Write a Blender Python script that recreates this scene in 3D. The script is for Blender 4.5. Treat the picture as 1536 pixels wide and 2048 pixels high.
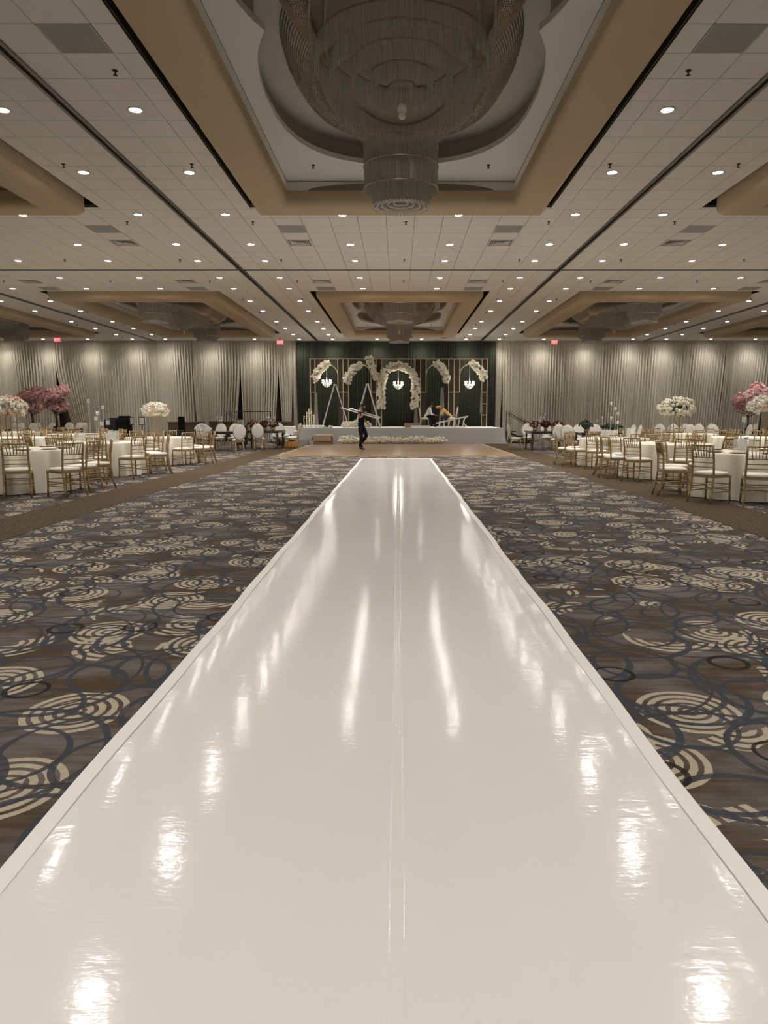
import bpy, bmesh, math, random
from mathutils import Vector, Matrix, Quaternion
random.seed(7)
PI = math.pi
for o in list(bpy.data.objects): bpy.data.objects.remove(o)
SC = bpy.context.scene
C = SC.collection

# ------------------------------------------------------------------ camera
H = 1.36                       # camera height
F = 1400.0                     # focal length in pixels of a 1536x2048 frame
VPX, HOR = 797.0, 832.0        # vanishing point of the aisle
PITCH = math.atan((1024-HOR)/F)
CA, SA = math.cos(PITCH), math.sin(PITCH)
K = F/CA
cam = bpy.data.cameras.new('camera'); camo = bpy.data.objects.new('camera', cam); C.objects.link(camo)
camo.location = (0, 0, H); camo.rotation_euler = (PI/2-PITCH, 0, 0)
cam.sensor_fit = 'VERTICAL'; cam.sensor_height = 36.0; cam.sensor_width = 27.0
cam.lens = F/2048*36.0
cam.shift_x = -(VPX-768)/2048
cam.clip_start = .05; cam.clip_end = 200
SC.camera = camo
# ------------------------------------------------------------------ world, exposure
w = bpy.data.worlds.new('world'); SC.world = w; w.use_nodes = True
w.node_tree.nodes['Background'].inputs[0].default_value = (1, .93, .85, 1)
w.node_tree.nodes['Background'].inputs[1].default_value = .05
SC.view_settings.view_transform = 'Standard'; SC.view_settings.look = 'None'
SC.view_settings.gamma = 1; SC.view_settings.use_curve_mapping = False
SC.view_settings.exposure = -0.17
SPOT_W = 150.0
LIGHT_COL = (1.0, .945, .885)

def PT(px, py, Z=0.0):
    hz = H-Z; d = K*hz/(py-HOR)
    return Vector(((px-VPX)*d/F, (d-hz*SA)/CA, Z))
def PY(px, py, Y):
    t = py-HOR; hz = t*Y*CA/(K-t*SA); d = Y*CA+hz*SA
    return Vector(((px-VPX)*d/F, Y, H-hz))

# ------------------------------------------------------------------ materials
class NT:
    def __init__(s, name):
        s.m = bpy.data.materials.new(name); s.m.use_nodes = True
        s.t = s.m.node_tree; s.b = s.t.nodes['Principled BSDF']
    def n(s, typ, **kw):
        x = s.t.nodes.new(typ)
        for k, v in kw.items(): setattr(x, k, v)
        return x
    def inp(s, sock, v):
        if isinstance(v, bpy.types.NodeSocket): s.t.links.new(v, sock)
        else: sock.default_value = v
    def math(s, op, a, b=None, c=None, clamp=False):
        x = s.n('ShaderNodeMath', operation=op, use_clamp=clamp)
        s.inp(x.inputs[0], a)
        if b is not None: s.inp(x.inputs[1], b)
        if c is not None: s.inp(x.inputs[2], c)
        return x.outputs[0]
    def mix(s, f, a, b):
        x = s.n('ShaderNodeMix', data_type='RGBA')
        s.inp(x.inputs[0], f); s.inp(x.inputs[6], a); s.inp(x.inputs[7], b)
        return x.outputs[2]
    def coord(s, scale=(1, 1, 1), loc=(0, 0, 0), rot=0.0, kind='Object'):
        tc = s.n('ShaderNodeTexCoord'); mp = s.n('ShaderNodeMapping')
        s.t.links.new(tc.outputs[kind], mp.inputs[0])
        mp.inputs['Location'].default_value = loc; mp.inputs['Rotation'].default_value = (0, 0, rot); mp.inputs['Scale'].default_value = scale
        return mp.outputs[0]
    def noise(s, vec, scale, detail=2, rough=.5):
        x = s.n('ShaderNodeTexNoise'); s.inp(x.inputs['Vector'], vec)
        x.inputs['Scale'].default_value = scale; x.inputs['Detail'].default_value = detail; x.inputs['Roughness'].default_value = rough
        return x.outputs['Fac']
    def bump(s, h, strength=.3, dist=.01):
        x = s.n('ShaderNodeBump'); x.inputs['Strength'].default_value = strength; x.inputs['Distance'].default_value = dist
        s.inp(x.inputs['Height'], h); s.t.links.new(x.outputs[0], s.b.inputs['Normal'])
    def base(s, col=None, rough=None, metal=None, spec=None, **kw):
        if col is not None: s.inp(s.b.inputs['Base Color'], col if isinstance(col, bpy.types.NodeSocket) else (*col, 1))
        if rough is not None: s.inp(s.b.inputs['Roughness'], rough)
        if metal is not None: s.b.inputs['Metallic'].default_value = metal
        if spec is not None: s.b.inputs['Specular IOR Level'].default_value = spec
        for k, v in kw.items(): s.inp(s.b.inputs[k], v)
        return s
def rgb(r, g, b):
    f = lambda c: c/12.92 if c <= .04045 else ((c+.055)/1.055)**2.4
    return (f(r/255), f(g/255), f(b/255))
def c4(c): return (*c, 1)
MAT = {}
def simple(name, col, rough=.6, metal=0, spec=.5, var=0.0, vscale=8.0, bump=0.0, bscale=60.0):
    s = NT(name); s.base(col, rough, metal, spec)
    if var:
        v = s.noise(s.coord(), vscale, 3)
        a = tuple(max(0, x*(1-var)) for x in col); b = tuple(min(1, x*(1+var)) for x in col)
        s.base(s.mix(v, c4(a), c4(b)))
    if bump: s.bump(s.noise(s.coord(), bscale, 3), bump, .004)
    MAT[name] = s.m
    return s.m
simple('tile', (.80, .765, .71), .85, spec=.2, var=.04, vscale=3, bump=.12, bscale=130)
simple('tile_back', (.30, .275, .24), .9, spec=.1)
simple('grey_panel', (.36, .36, .34), .7, spec=.2)
simple('vent_metal', (.62, .60, .56), .5, spec=.3)
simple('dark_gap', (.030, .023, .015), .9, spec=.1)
simple('track', (.16, .15, .135), .4, .6)
simple('tan_soffit', (.53, .415, .265), .62, spec=.3, var=.03, vscale=2)
simple('cove_white', (.70, .675, .63), .7, spec=.2, var=.02)
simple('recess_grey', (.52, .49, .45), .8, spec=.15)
simple('niche_brown', (.20, .155, .11), .6)
simple('wall_brown', (.085, .06, .04), .7, var=.15)
simple('side_wall', (.55, .51, .44), .8)
simple('gold_wood', (.35, .245, .118), .32, .35, var=.22, vscale=14)
simple('cushion', (.84, .80, .71), .8, spec=.2, bump=.1, bscale=300)
simple('gold_metal', (.60, .46, .22), .32, .85)
simple('gold_paint', (.62, .52, .31), .4, .55)
simple('white_fabric', (.80, .78, .75), .85, spec=.2)
simple('white_gloss', (.82, .81, .78), .3)
simple('black', (.014, .013, .013), .55, spec=.4)
simple('black_cloth', (.012, .011, .012), .9, spec=.15, bump=.15, bscale=90)
simple('black_metal', (.02, .02, .02), .35, .5)
simple('aluminium', (.78, .77, .74), .35, .55)
simple('orange', (.80, .33, .06), .5)
simple('blossom_white', (.87, .83, .70), .8, spec=.2, var=.12, vscale=20)
simple('blossom_blush', (.80, .52, .42), .8, spec=.2, var=.15, vscale=20)
simple('blossom_pink', (.74, .44, .43), .8, spec=.2, var=.25, vscale=16)
simple('blossom_burgundy', (.13, .02, .035), .7, spec=.2, var=.3, vscale=20)
simple('leaf', (.045, .075, .03), .6, var=.3, vscale=12)
simple('leaf_bright', (.22, .42, .08), .5, var=.25, vscale=12)
simple('bark', (.085, .05, .03), .85, var=.3, vscale=25, bump=.4)
simple('dark_table', (.045, .028, .02), .18, spec=.6)
simple('brown_panel', (.13, .088, .055), .3, var=.15, vscale=3)
simple('brown_strip', (.036, .024, .016), .6, var=.2)
simple('cardboard', (.33, .235, .15), .85, var=.1)
simple('grey_box', (.45, .43, .41), .8)
simple('stage_cloth', (.52, .52, .51), .75, spec=.25, bump=.05)
simple('skin_tone', (.33, .18, .115), .6)
simple('hair', (.012, .010, .009), .7)
simple('shirt_black', (.012, .012, .014), .9, spec=.15)
simple('shirt_white', (.78, .77, .76), .9, spec=.15)
simple('shirt_tan', (.72, .46, .20), .9, spec=.15)
simple('cap_orange', (.72, .36, .07), .8)
simple('denim', (.025, .032, .06), .9)
simple('silver_plate', (.75, .73, .68), .25, .3)
simple('exit_red', (.70, .02, .05), .4)
simple('sheer', (.26, .245, .20), .9)
def emis(name, col, st):
    s = NT(name); s.base((.8, .8, .8)); s.b.inputs['Emission Color'].default_value = c4(col); s.b.inputs['Emission Strength'].default_value = st
    MAT[name] = s.m
emis('lamp_glow', (1, .945, .885), 130.0)
emis('bulb_glow', (1, .93, .80), 45.0)
emis('exit_glow', (1.0, .03, .07), .9)
emis('exit_text', (1.0, .72, .74), 1.0)
simple('pearl', (.80, .76, .66), .35)
def crystal(name, col, tr, rough=.12):
    s = NT(name); s.base(col, rough, 0, .8)
    tb = s.n('ShaderNodeBsdfTransparent'); mx = s.n('ShaderNodeMixShader'); mx.inputs[0].default_value = tr
    out = s.t.nodes['Material Output']
    s.t.links.new(s.b.outputs[0], mx.inputs[1]); s.t.links.new(tb.outputs[0], mx.inputs[2]); s.t.links.new(mx.outputs[0], out.inputs[0])
    MAT[name] = s.m
crystal('crystal', (.64, .61, .55), .58)
crystal('bead', (.62, .54, .44), .0, .16); MAT['bead'].node_tree.nodes['Principled BSDF'].inputs['Metallic'].default_value = .75
crystal('glass', (.75, .76, .74), .78, .05)
crystal('glass_bright', (.92, .92, .88), .45, .05)
crystal('acrylic', (.70, .70, .66), .80, .05)

# drapes
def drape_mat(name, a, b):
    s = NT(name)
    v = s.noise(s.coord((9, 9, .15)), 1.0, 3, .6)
    s.base(s.mix(v, c4(a), c4(b)), .85, 0, .2)  # vertical streaks paint pleat shade and highlights into the cloth colour
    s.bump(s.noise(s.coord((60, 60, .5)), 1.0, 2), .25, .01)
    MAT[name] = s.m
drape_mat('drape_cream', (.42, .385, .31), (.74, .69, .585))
drape_mat('drape_green', (.016, .019, .013), (.056, .060, .044))
s = NT('tablecloth'); s.base((.78, .735, .615), .8, 0, .2); s.bump(s.noise(s.coord(), 220, 2), .1, .002); MAT['tablecloth'] = s.m

# carpet: rings and discs woven in
def carpet():
    s = NT('carpet')
    st = s.noise(s.coord((1.0, 10, 1)), 2.4, 5, .7)
    pa = s.noise(s.coord((1.6, 2.4, 1)), 1.0, 3, .6)
    fine = s.noise(s.coord((60, 260, 1)), 1.0, 2, .7)
    f = s.math('MULTIPLY_ADD', st, 2.4, -1.05)
    f = s.math('ADD', f, s.math('MULTIPLY_ADD', pa, 4.2, -1.80), clamp=True)
    col = s.mix(f, (.090, .060, .032, 1), (.178, .158, .150, 1))
    col = s.mix(s.math('MULTIPLY', fine, .45), col, (.035, .03, .03, 1))
    def vor(scale, rot, loc, rnd):
        v = s.n('ShaderNodeTexVoronoi', voronoi_dimensions='2D', feature='F1')
        s.inp(v.inputs['Vector'], s.coord((scale, scale, 1), loc, rot))
        v.inputs['Scale'].default_value = 1; v.inputs['Randomness'].default_value = rnd
        d = s.math('DIVIDE', v.outputs['Distance'], scale)
        sp = s.n('ShaderNodeSeparateColor'); s.t.links.new(v.outputs['Color'], sp.inputs[0])
        return d, sp.outputs[0], sp.outputs[1]
    warp = s.noise(s.coord(), 30, 2)
    # cream discs
    for i, (sc, rot, loc, rnd, R, keep, cut) in enumerate([(1.22, .3, (0, 0, 0), .5, .24, .12, 0), (1.22, .3, (.5, .45, 0), .5, .25, .35, 1), (1.35, 1.1, (.2, .75, 0), .5, .27, .35, 1)]):
        d, ra, rb = vor(sc, rot, loc, rnd)
        d2 = s.math('MULTIPLY_ADD', warp, .008, d)
        m = s.math('LESS_THAN', d2, R)
        fr = s.math('FRACT', s.math('DIVIDE', d2, R/4.55))
        rg = s.math('LESS_THAN', fr, .58)
        m = s.math('MULTIPLY', m, rg)
        m = s.math('MULTIPLY', m, s.math('GREATER_THAN', ra, keep))
        if cut:
            q = s.noise(s.coord((1, 1, 1), (3.1*i, 1.7*i, 0)), 2.6, 1)
            m = s.math('MULTIPLY', m, s.math('GREATER_THAN', q, .53))
        cr = s.mix(warp, (.36, .305, .215, 1), (.50, .44, .345, 1))
        col = s.mix(m, col, cr)
    # dark loops
    for i, (sc, rot, loc, rnd, R, wd, c) in enumerate([
            (1.15, .15, (.1, .3, 0), .3, .30, .042, 0), (1.15, .15, (.6, .75, 0), .3, .33, .044, 0), (1.5, .9, (.35, .1, 0), .35, .22, .036, 0),
            (1.5, .9, (.85, .6, 0), .35, .25, .036, 0), (.80, .5, (.2, .9, 0), .3, .45, .034, 0), (.80, .5, (.7, .35, 0), .3, .49, .022, 1), (1.9, 1.3, (.5, .2, 0), .6, .10, .03, 2)]):
        d, ra, rb = vor(sc, rot, loc, rnd)
        e = s.math('ABSOLUTE', s.math('SUBTRACT', d, R))
        wv = s.math('MULTIPLY_ADD', s.noise(s.coord(), 2.0, 1), wd*1.1, wd*.05)
        m = s.math('LESS_THAN', e, s.math('MULTIPLY', wv, .62))
        if c == 2: m = s.math('MULTIPLY', m, s.math('GREATER_THAN', ra, .6))
        col = s.mix(s.math('MULTIPLY', m, .93), col, [(.052, .056, .066, 1), (.058, .048, .042, 1), (.022, .018, .016, 1)][c])
    s.base(col, .95, 0, .1)
    s.bump(s.noise(s.coord(), 400, 2), .25, .003)
    MAT['carpet'] = s.m
carpet()
s = NT('carpet_border'); v = s.noise(s.coord(), 45, 4, .75); v2 = s.math('MULTIPLY_ADD', v, 4.0, -1.55, clamp=True)
s.base(s.mix(v2, (.030, .020, .012, 1), (.150, .108, .066, 1)), .95, 0, .1); MAT['carpet_border'] = s.m
# vinyl of the aisle runner: cross wrinkles, fine crinkle
s = NT('vinyl')
w1 = s.noise(s.coord((3.0, 20, 1)), 1.0, 4, .6); w2 = s.noise(s.coord((26, 38, 1)), 1.0, 2, .5); w3 = s.noise(s.coord((1.2, 2.0, 1)), 1.0, 2)
hgt = s.math('ADD', s.math('MULTIPLY', w1, .42), s.math('ADD', s.math('MULTIPLY', w2, .21), s.math('MULTIPLY', w3, .35)))
s.base((.83, .805, .785), .095, 0, .55); s.bump(hgt, .22, .009)
MAT['vinyl'] = s.m
simple('tape', (.84, .82, .77), .5, bump=.15, bscale=40)
simple('seam_tape', (.85, .83, .815), .3, bump=.1, bscale=30)
s = NT('parquet'); v = s.noise(s.coord((1, 12, 1)), 2, 3); s.base(s.mix(v, (.24, .15, .082, 1), (.34, .225, .13, 1)), .28, 0, .5); MAT['parquet'] = s.m
simple('brass_edge', (.80, .62, .30), .35, .6)

# ------------------------------------------------------------------ mesh helpers
class MB:
    def __init__(s): s.v = []; s.f = []
    def add(s, vs, fs):
        n = len(s.v); s.v += [tuple(x) for x in vs]; s.f += [tuple(i+n for i in f) for f in fs]; return s
    def box(s, c, d, rot=None):
        x, y, z = d[0]/2, d[1]/2, d[2]/2
        vs = [Vector((a*x, b*y, e*z)) for e in (-1, 1) for b in (-1, 1) for a in (-1, 1)]
        if rot is not None: vs = [rot @ q for q in vs]
        c = Vector(c)
        return s.add([q+c for q in vs], [(0, 2, 3, 1), (4, 5, 7, 6), (0, 1, 5, 4), (2, 6, 7, 3), (0, 4, 6, 2), (1, 3, 7, 5)])
    def bar(s, a, b, wx, wz=None):
        a, b = Vector(a), Vector(b); d = b-a; wz = wz or wx
        q = d.to_track_quat('Y', 'Z').to_matrix()
        return s.box((a+b)/2, (wx, d.length, wz), q)
    def tube(s, pts, r, n=8, caps=True, closed=False):
        pts = [Vector(p) for p in pts]; m = len(pts); rs = r if isinstance(r, (list, tuple)) else [r]*m
        vs = []; up = None
        for i, p in enumerate(pts):
            if closed: t = pts[(i+1) % m]-pts[i-1]
            else: t = pts[min(i+1, m-1)]-pts[max(i-1, 0)]
            t.normalize()
            if up is None:
                up = Vector((0, 0, 1)) if abs(t.z) < .9 else Vector((1, 0, 0))
            sd = t.cross(up)
            if sd.length < 1e-4: sd = t.cross(Vector((0, 1, 0)))
            sd.normalize(); u = sd.cross(t).normalized(); up = u
            for k in range(n):
                a = 2*PI*k/n; vs.append(p+sd*(math.cos(a)*rs[i])+u*(math.sin(a)*rs[i]))
        fs = []
        for i in range(m if closed else m-1):
            j = (i+1) % m
            for k in range(n): fs.append((i*n+k, i*n+(k+1) % n, j*n+(k+1) % n, j*n+k))
        if caps and not closed: fs += [tuple(range(n))[::-1], tuple((m-1)*n+k for k in range(n))]
        return s.add(vs, fs)
    def lathe(s, prof, n=16, c=(0, 0, 0)):
        vs = []; m = len(prof)
        for r, z in prof:
            for k in range(n):
                a = 2*PI*k/n; vs.append((c[0]+r*math.cos(a), c[1]+r*math.sin(a), c[2]+z))
        fs = [(i*n+k, i*n+(k+1) % n, (i+1)*n+(k+1) % n, (i+1)*n+k) for i in range(m-1) for k in range(n)]
        if prof[0][0] > 1e-5: fs.append(tuple(range(n))[::-1])
        if prof[-1][0] > 1e-5: fs.append(tuple((m-1)*n+k for k in range(n)))
        return s.add(vs, fs)
    def ball(s, c, r, n=8, m=5, sq=(1, 1, 1), jit=0):
        vs = []; c = Vector(c)
        for i in range(m+1):
            t = PI*i/m
            for k in range(n):
                a = 2*PI*k/n; rr = r*(1+random.uniform(-jit, jit))
                vs.append(c+Vector((math.sin(t)*math.cos(a)*rr*sq[0], math.sin(t)*math.sin(a)*rr*sq[1], math.cos(t)*rr*sq[2])))
        fs = [(i*n+k, (i+1)*n+k, (i+1)*n+(k+1) % n, i*n+(k+1) % n) for i in range(m) for k in range(n)]
        return s.add(vs, fs)
    def slab(s, loop, z0, z1):
        n = len(loop)
        return s.add([(x, y, z0) for x, y in loop]+[(x, y, z1) for x, y in loop],
                     [tuple(range(n))[::-1], tuple(range(n, 2*n))]+[(i, (i+1) % n, n+(i+1) % n, n+i) for i in range(n)])
    def mesh(s, name, mat, smooth=False):
        me = bpy.data.meshes.new(name); me.from_pydata(s.v, [], s.f); me.update()
        if smooth: me.polygons.foreach_set('use_smooth', [True]*len(me.polygons))
        if mat: me.materials.append(MAT[mat] if isinstance(mat, str) else mat)
        return me
    def build(s, name, mat, parent=None, smooth=False, bevel=0):
        o = bpy.data.objects.new(name, s.mesh(name, mat, smooth)); C.objects.link(o)
        if parent: o.parent = parent
        if bevel:
            b = o.modifiers.new('bevel', 'BEVEL'); b.width = bevel; b.segments = 2; b.limit_method = 'ANGLE'
        return o
def tag(o, label=None, cat=None, group=None, kind=None):
    if label: o['label'] = label
    if cat: o['category'] = cat
    if group: o['group'] = group
    if kind: o['kind'] = kind
    return o
def thing(name, label, cat, loc=(0, 0, 0), rz=0, group=None):
    o = bpy.data.objects.new(name, None); C.objects.link(o); o.location = loc; o.rotation_euler = (0, 0, rz); o.empty_display_size = .1
    return tag(o, label, cat, group)
KIDS = {}
def kids(o):
    return list(o.children)
def dup(root, loc, rz, label=None, group=None, scale=None):
    r = root.copy(); C.objects.link(r); r.location = loc; r.rotation_euler = (0, 0, rz)
    if scale: r.scale = scale
    if label: r['label'] = label
    if group: r['group'] = group
    for ch in CH[root.name]:
        c = ch[0].copy(); C.objects.link(c); c.parent = r
        for g in ch[1]:
            d = g.copy(); C.objects.link(d); d.parent = c
    return r
CH = {}
def proto(root):
    CH[root.name] = [(c, list(c.children)) for c in root.children]; return root
class Spawner:
    """first use moves the prototype itself, later uses copy it"""
    def __init__(s, root): s.root = proto(root); s.used = False
    def __call__(s, loc, rz=0, label=None, group=None, scale=None):
        if not s.used:
            s.used = True; o = s.root; o.location = loc; o.rotation_euler = (0, 0, rz)
            if scale: o.scale = scale
            if label: o['label'] = label
            if group: o['group'] = group
            return o
        return dup(s.root, loc, rz, label, group, scale)

# ================================================================== ROOM SHELL
ZC = H+4.18
XW, Y0, Y1 = 23.3, -8.0, 40.6
X0 = .04                                  # bay centre line
BAY = 9.15
PXT, PYT = .61, .62
GY = 8.17
floor = MB().box((0, (Y0+Y1)/2, -.05), (2*XW, Y1-Y0, .1)).build('floor', 'carpet'); tag(floor, 'dark patterned carpet with cream discs and blue loops', kind='structure')
for a, b in ((-5.30, -4.37), (4.13, 5.18)):
    MB().box(((a+b)/2, 15.0, .002), (b-a, 45.0, .004)).build('carpet_border', 'carpet_border', floor)
wb = MB().box((0, Y1+.05, ZC/2), (2*XW, .1, ZC)).build('wall_back', 'wall_brown'); tag(wb, kind='structure', label='dark brown wall behind the drapes')
for sx, nm in ((-1, 'wall_left'), (1, 'wall_right')):
    o = MB().box((sx*(XW+.05), (Y0+Y1)/2, ZC/2), (.1, Y1-Y0, ZC)).build(nm, 'side_wall'); tag(o, kind='structure', label='plain beige side wall of the ballroom')
o = MB().box((0, Y0-.05, ZC/2), (2*XW, .1, ZC)).build('wall_front', 'side_wall'); tag(o, kind='structure', label='plain beige end wall of the ballroom')

# ---- ceiling
ceil = thing('ceiling', 'white tiled ceiling with deep tan coffers', None); ceil['kind'] = 'structure'
HX, HY = 3.05, 6.1
COF = [(X0+BAY*i, 8.75) for i in (-1, 0, 1)]+[(X0+BAY*i, 30.55) for i in (-2, -1, 0, 1, 2)]
special = {}                              # (ix,iy) -> 'grey' | 'vent'
def cell(x, y): return (math.floor((x-X0-.305)/PXT), math.floor((y-GY)/PYT))
GREYS, VENTS = [], []
for b in (-2, -1, 0, 1, 2):
    for sx in (-2.44, 2.44):
        for y, lst in ((16.55, GREYS), (17.8, VENTS), (22.75, VENTS), (23.98, GREYS)):
            x = X0+BAY*b+sx; k = cell(x, y); special[k] = 1; lst.append(k)
for b in (-1, 0, 1):
    for sx in (-3.66, 3.66):
        k = cell(X0+BAY*b+sx, 8.48); special[k] = 1; GREYS.append(k)
def rects_of(ix, iy):
    x0 = X0+.305+ix*PXT; y0 = GY+iy*PYT; r = [(x0, x0+PXT, y0, y0+PYT)]
    for cx, cy in COF:
        hx0, hx1, hy0, hy1 = cx-HX, cx+HX, cy-HY, cy+HY
        out = []
        for (a, b, c, d) in r:
            if b <= hx0 or a >= hx1 or d <= hy0 or c >= hy1: out.append((a, b, c, d)); continue
            if a < hx0: out.append((a, hx0, c, d)); a = hx0
            if b > hx1: out.append((hx1, b, c, d)); b = hx1
            if c < hy0: out.append((a, b, c, hy0))
            if d > hy1: out.append((a, b, hy1, d))
        r = out
    return r
cand = []
ixr = range(cell(-XW, 0)[0], cell(XW, 0)[0]+1); iyr = range(cell(0, Y0)[1], cell(0, Y1)[1]+1)
allcells = []
for ix in ixr:
    for iy in iyr:
        rs = rects_of(ix, iy)
        if not rs: continue
        allcells.append((ix, iy, rs))
        cx = X0+.305+(ix+.5)*PXT; cy = GY+(iy+.5)*PYT; hz = H-ZC; d = cy*CA+hz*SA
        if d > 3:
            px = VPX+cx*F/d; py = HOR+K*hz/d
            if -40 < px < 1576 and py > -30: cand.append((d, ix, iy))
cand.sort(); near = set((a, b) for _, a, b in cand[:300])
unit = MB().box((0, 0, .011), (PXT-.012, PYT-.012, .022)).mesh('ceiling_tile', 'tile')
rest = MB()
for ix, iy, rs in allcells:
    if (ix, iy) in special: continue
    full = len(rs) == 1 and abs((rs[0][1]-rs[0][0])*(rs[0][3]-rs[0][2])-PXT*PYT) < 1e-6
    mb = MB() if (ix, iy) in near else rest
    for a, b, c, d in rs:
        if b-a < .03 or d-c < .03: continue
        if full and mb is not rest: continue
        mb.box(((a+b)/2, (c+d)/2, ZC+.011), (b-a-.012, d-c-.012, .022))
    if (ix, iy) in near:
        if full:
            o = bpy.data.objects.new('ceiling_tile', unit); C.objects.link(o); o.parent = ceil
            a, b, c, d = rs[0]; o.location = ((a+b)/2, (c+d)/2, ZC)
        elif mb.v: mb.build('ceiling_tile', 'tile', ceil)
tag(rest.build('ceiling_tiles_beyond', 'tile', ceil), kind='stuff')
# backing above tiles with coffer holes
bk = MB()
xs = sorted(set([-XW, XW]+[c[0]+q*HX for c in COF for q in (-1, 1)])); ys = sorted(set([Y0, Y1]+[c[1]+q*HY for c in COF for q in (-1, 1)]))
for i in range(len(xs)-1):
    for j in range(len(ys)-1):
        mx, my = (xs[i]+xs[i+1])/2, (ys[j]+ys[j+1])/2
        if any(abs(mx-c[0]) < HX and abs(my-c[1]) < HY for c in COF): continue
        if xs[i+1]-xs[i] > .001: bk.box((mx, my, ZC+.035), (xs[i+1]-xs[i], ys[j+1]-ys[j], .026))
bk.build('ceiling_grid', 'tile_back', ceil)
for sx in (-1.5, -.5, .5, 1.5):
    x = X0+BAY*sx
    t = MB(); t.box((x-.055, 16.3, ZC-.008), (.05, 48.6, .03)); t.box((x+.055, 16.3, ZC-.008), (.05, 48.6, .03)); o = t.build('partition_track', 'track', ceil)
    MB().box((x, 16.3, ZC-.001), (.06, 48.6, .01)).build('track_slot', 'dark_gap', o)
o = MB().box((0, 20.95, ZC-.006), (2*XW, .075, .03)).build('partition_track', 'dark_gap', ceil)

# ---- coffers
NA = 160
def lobe_r(th):
    best = 0; cx, sy = math.cos(th), math.sin(th)
    for k in range(460, 0, -1):
        t = k*.01; x, y = t*cx, t*sy
        if any((abs(x)/1.88)**2.5+(abs(y-q)/2.62)**2.5 < 1 for q in (1.72, -1.72)): return t
    return .1
angs = sorted(set([2*PI*i/NA for i in range(NA)]+[a % (2*PI) for a in (math.atan2(HY-.9, HX-.9), math.atan2(HY-.9, -HX+.9), math.atan2(-HY+.9, HX-.9), math.atan2(-HY+.9, -HX+.9))]))
LOB = [(lobe_r(a)*math.cos(a), lobe_r(a)*math.sin(a)) for a in angs]
def rect_pt(a, hx, hy):
    c, s_ = math.cos(a), math.sin(a); t = min(hx/abs(c) if abs(c) > 1e-6 else 1e9, hy/abs(s_) if abs(s_) > 1e-6 else 1e9); return (t*c, t*s_)
RIN = [rect_pt(a, HX-.9, HY-.9) for a in angs]
def frame_sweep(prof):
    m = MB()
    for u, z in prof:
        hx, hy = HX-u, HY-u
        m.v += [(-hx, -hy, z), (hx, -hy, z), (hx, hy, z), (-hx, hy, z)]
    for i in range(len(prof)-1):
        for k in range(4): m.f.append((i*4+k, i*4+(k+1) % 4, (i+1)*4+(k+1) % 4, (i+1)*4+k))
    return m
arc = lambda cu, cz, r, a0, a1, n=6: [(cu+r*math.cos(math.radians(a0+(a1-a0)*i/n)), cz+r*math.sin(math.radians(a0+(a1-a0)*i/n))) for i in range(n+1)]
sprof = [(.20, .24), (.20, -.08)]+arc(.37, -.08, .17, 180, 270)+arc(.75, -.10, .15, 270, 360)+[(.90, .0), (.90, .05)]
me_soffit = frame_sweep(sprof).mesh('soffit', 'tan_soffit')
for p in me_soffit.polygons: p.use_smooth = True
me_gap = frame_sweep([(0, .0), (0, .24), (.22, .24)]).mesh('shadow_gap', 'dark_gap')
cw = frame_sweep([(.90, .05), (.90, .20), (.84, .205), (.84, .26)]); me_cove = cw.mesh('cove_wall', 'cove_white')
pn = MB(); n = len(angs)
pn.v = [(x, y, .26) for x, y in RIN]+[(x, y, .22) for x, y in LOB]+[(x*1.0, y*1.0, .34) for x, y in LOB]
ZI = [.22]*n
pn.v = [(x, y, .22) for x, y in RIN]+[(x, y, .22) for x, y in LOB]+[(x, y, .30) for x, y in LOB]+[(x*1.08, y*1.06, .30) for x, y in LOB]
for q in range(3):
    pn.f += [(q*n+i, q*n+(i+1) % n, (q+1)*n+(i+1) % n, (q+1)*n+i) for i in range(n)]
me_panel = pn.mesh('shaped_panel', 'cove_white')
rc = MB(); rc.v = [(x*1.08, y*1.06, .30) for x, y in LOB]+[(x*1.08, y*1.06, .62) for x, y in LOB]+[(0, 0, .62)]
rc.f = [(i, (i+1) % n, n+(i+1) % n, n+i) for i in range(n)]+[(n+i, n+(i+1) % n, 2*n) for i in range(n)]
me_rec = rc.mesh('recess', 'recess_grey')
nc = MB(); pts = [(1.75*math.cos(PI*i/24), .135*math.sin(PI*i/24)) for i in range(25)]
for sy in (1, -1):
    y = sy*(HY-.905); k = len(nc.v)
    nc.v += [(x, y, .045+z) for x, z in pts]+[(x, y-sy*.01, .045+z) for x, z in pts]
    nc.f += [tuple(range(k+25, k+50))]+[(k+i, k+i+1, k+26+i, k+25+i) for i in range(24)]
me_niche = nc.mesh('arched_niche', 'niche_brown')
for cx, cy in COF:
    e = bpy.data.objects.new('coffer', None); C.objects.link(e); e.parent = ceil; e.location = (cx, cy, ZC)
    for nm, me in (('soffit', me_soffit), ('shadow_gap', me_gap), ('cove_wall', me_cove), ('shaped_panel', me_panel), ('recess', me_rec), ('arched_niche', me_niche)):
        o = bpy.data.objects.new(nm, me); C.objects.link(o); o.parent = e

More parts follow.
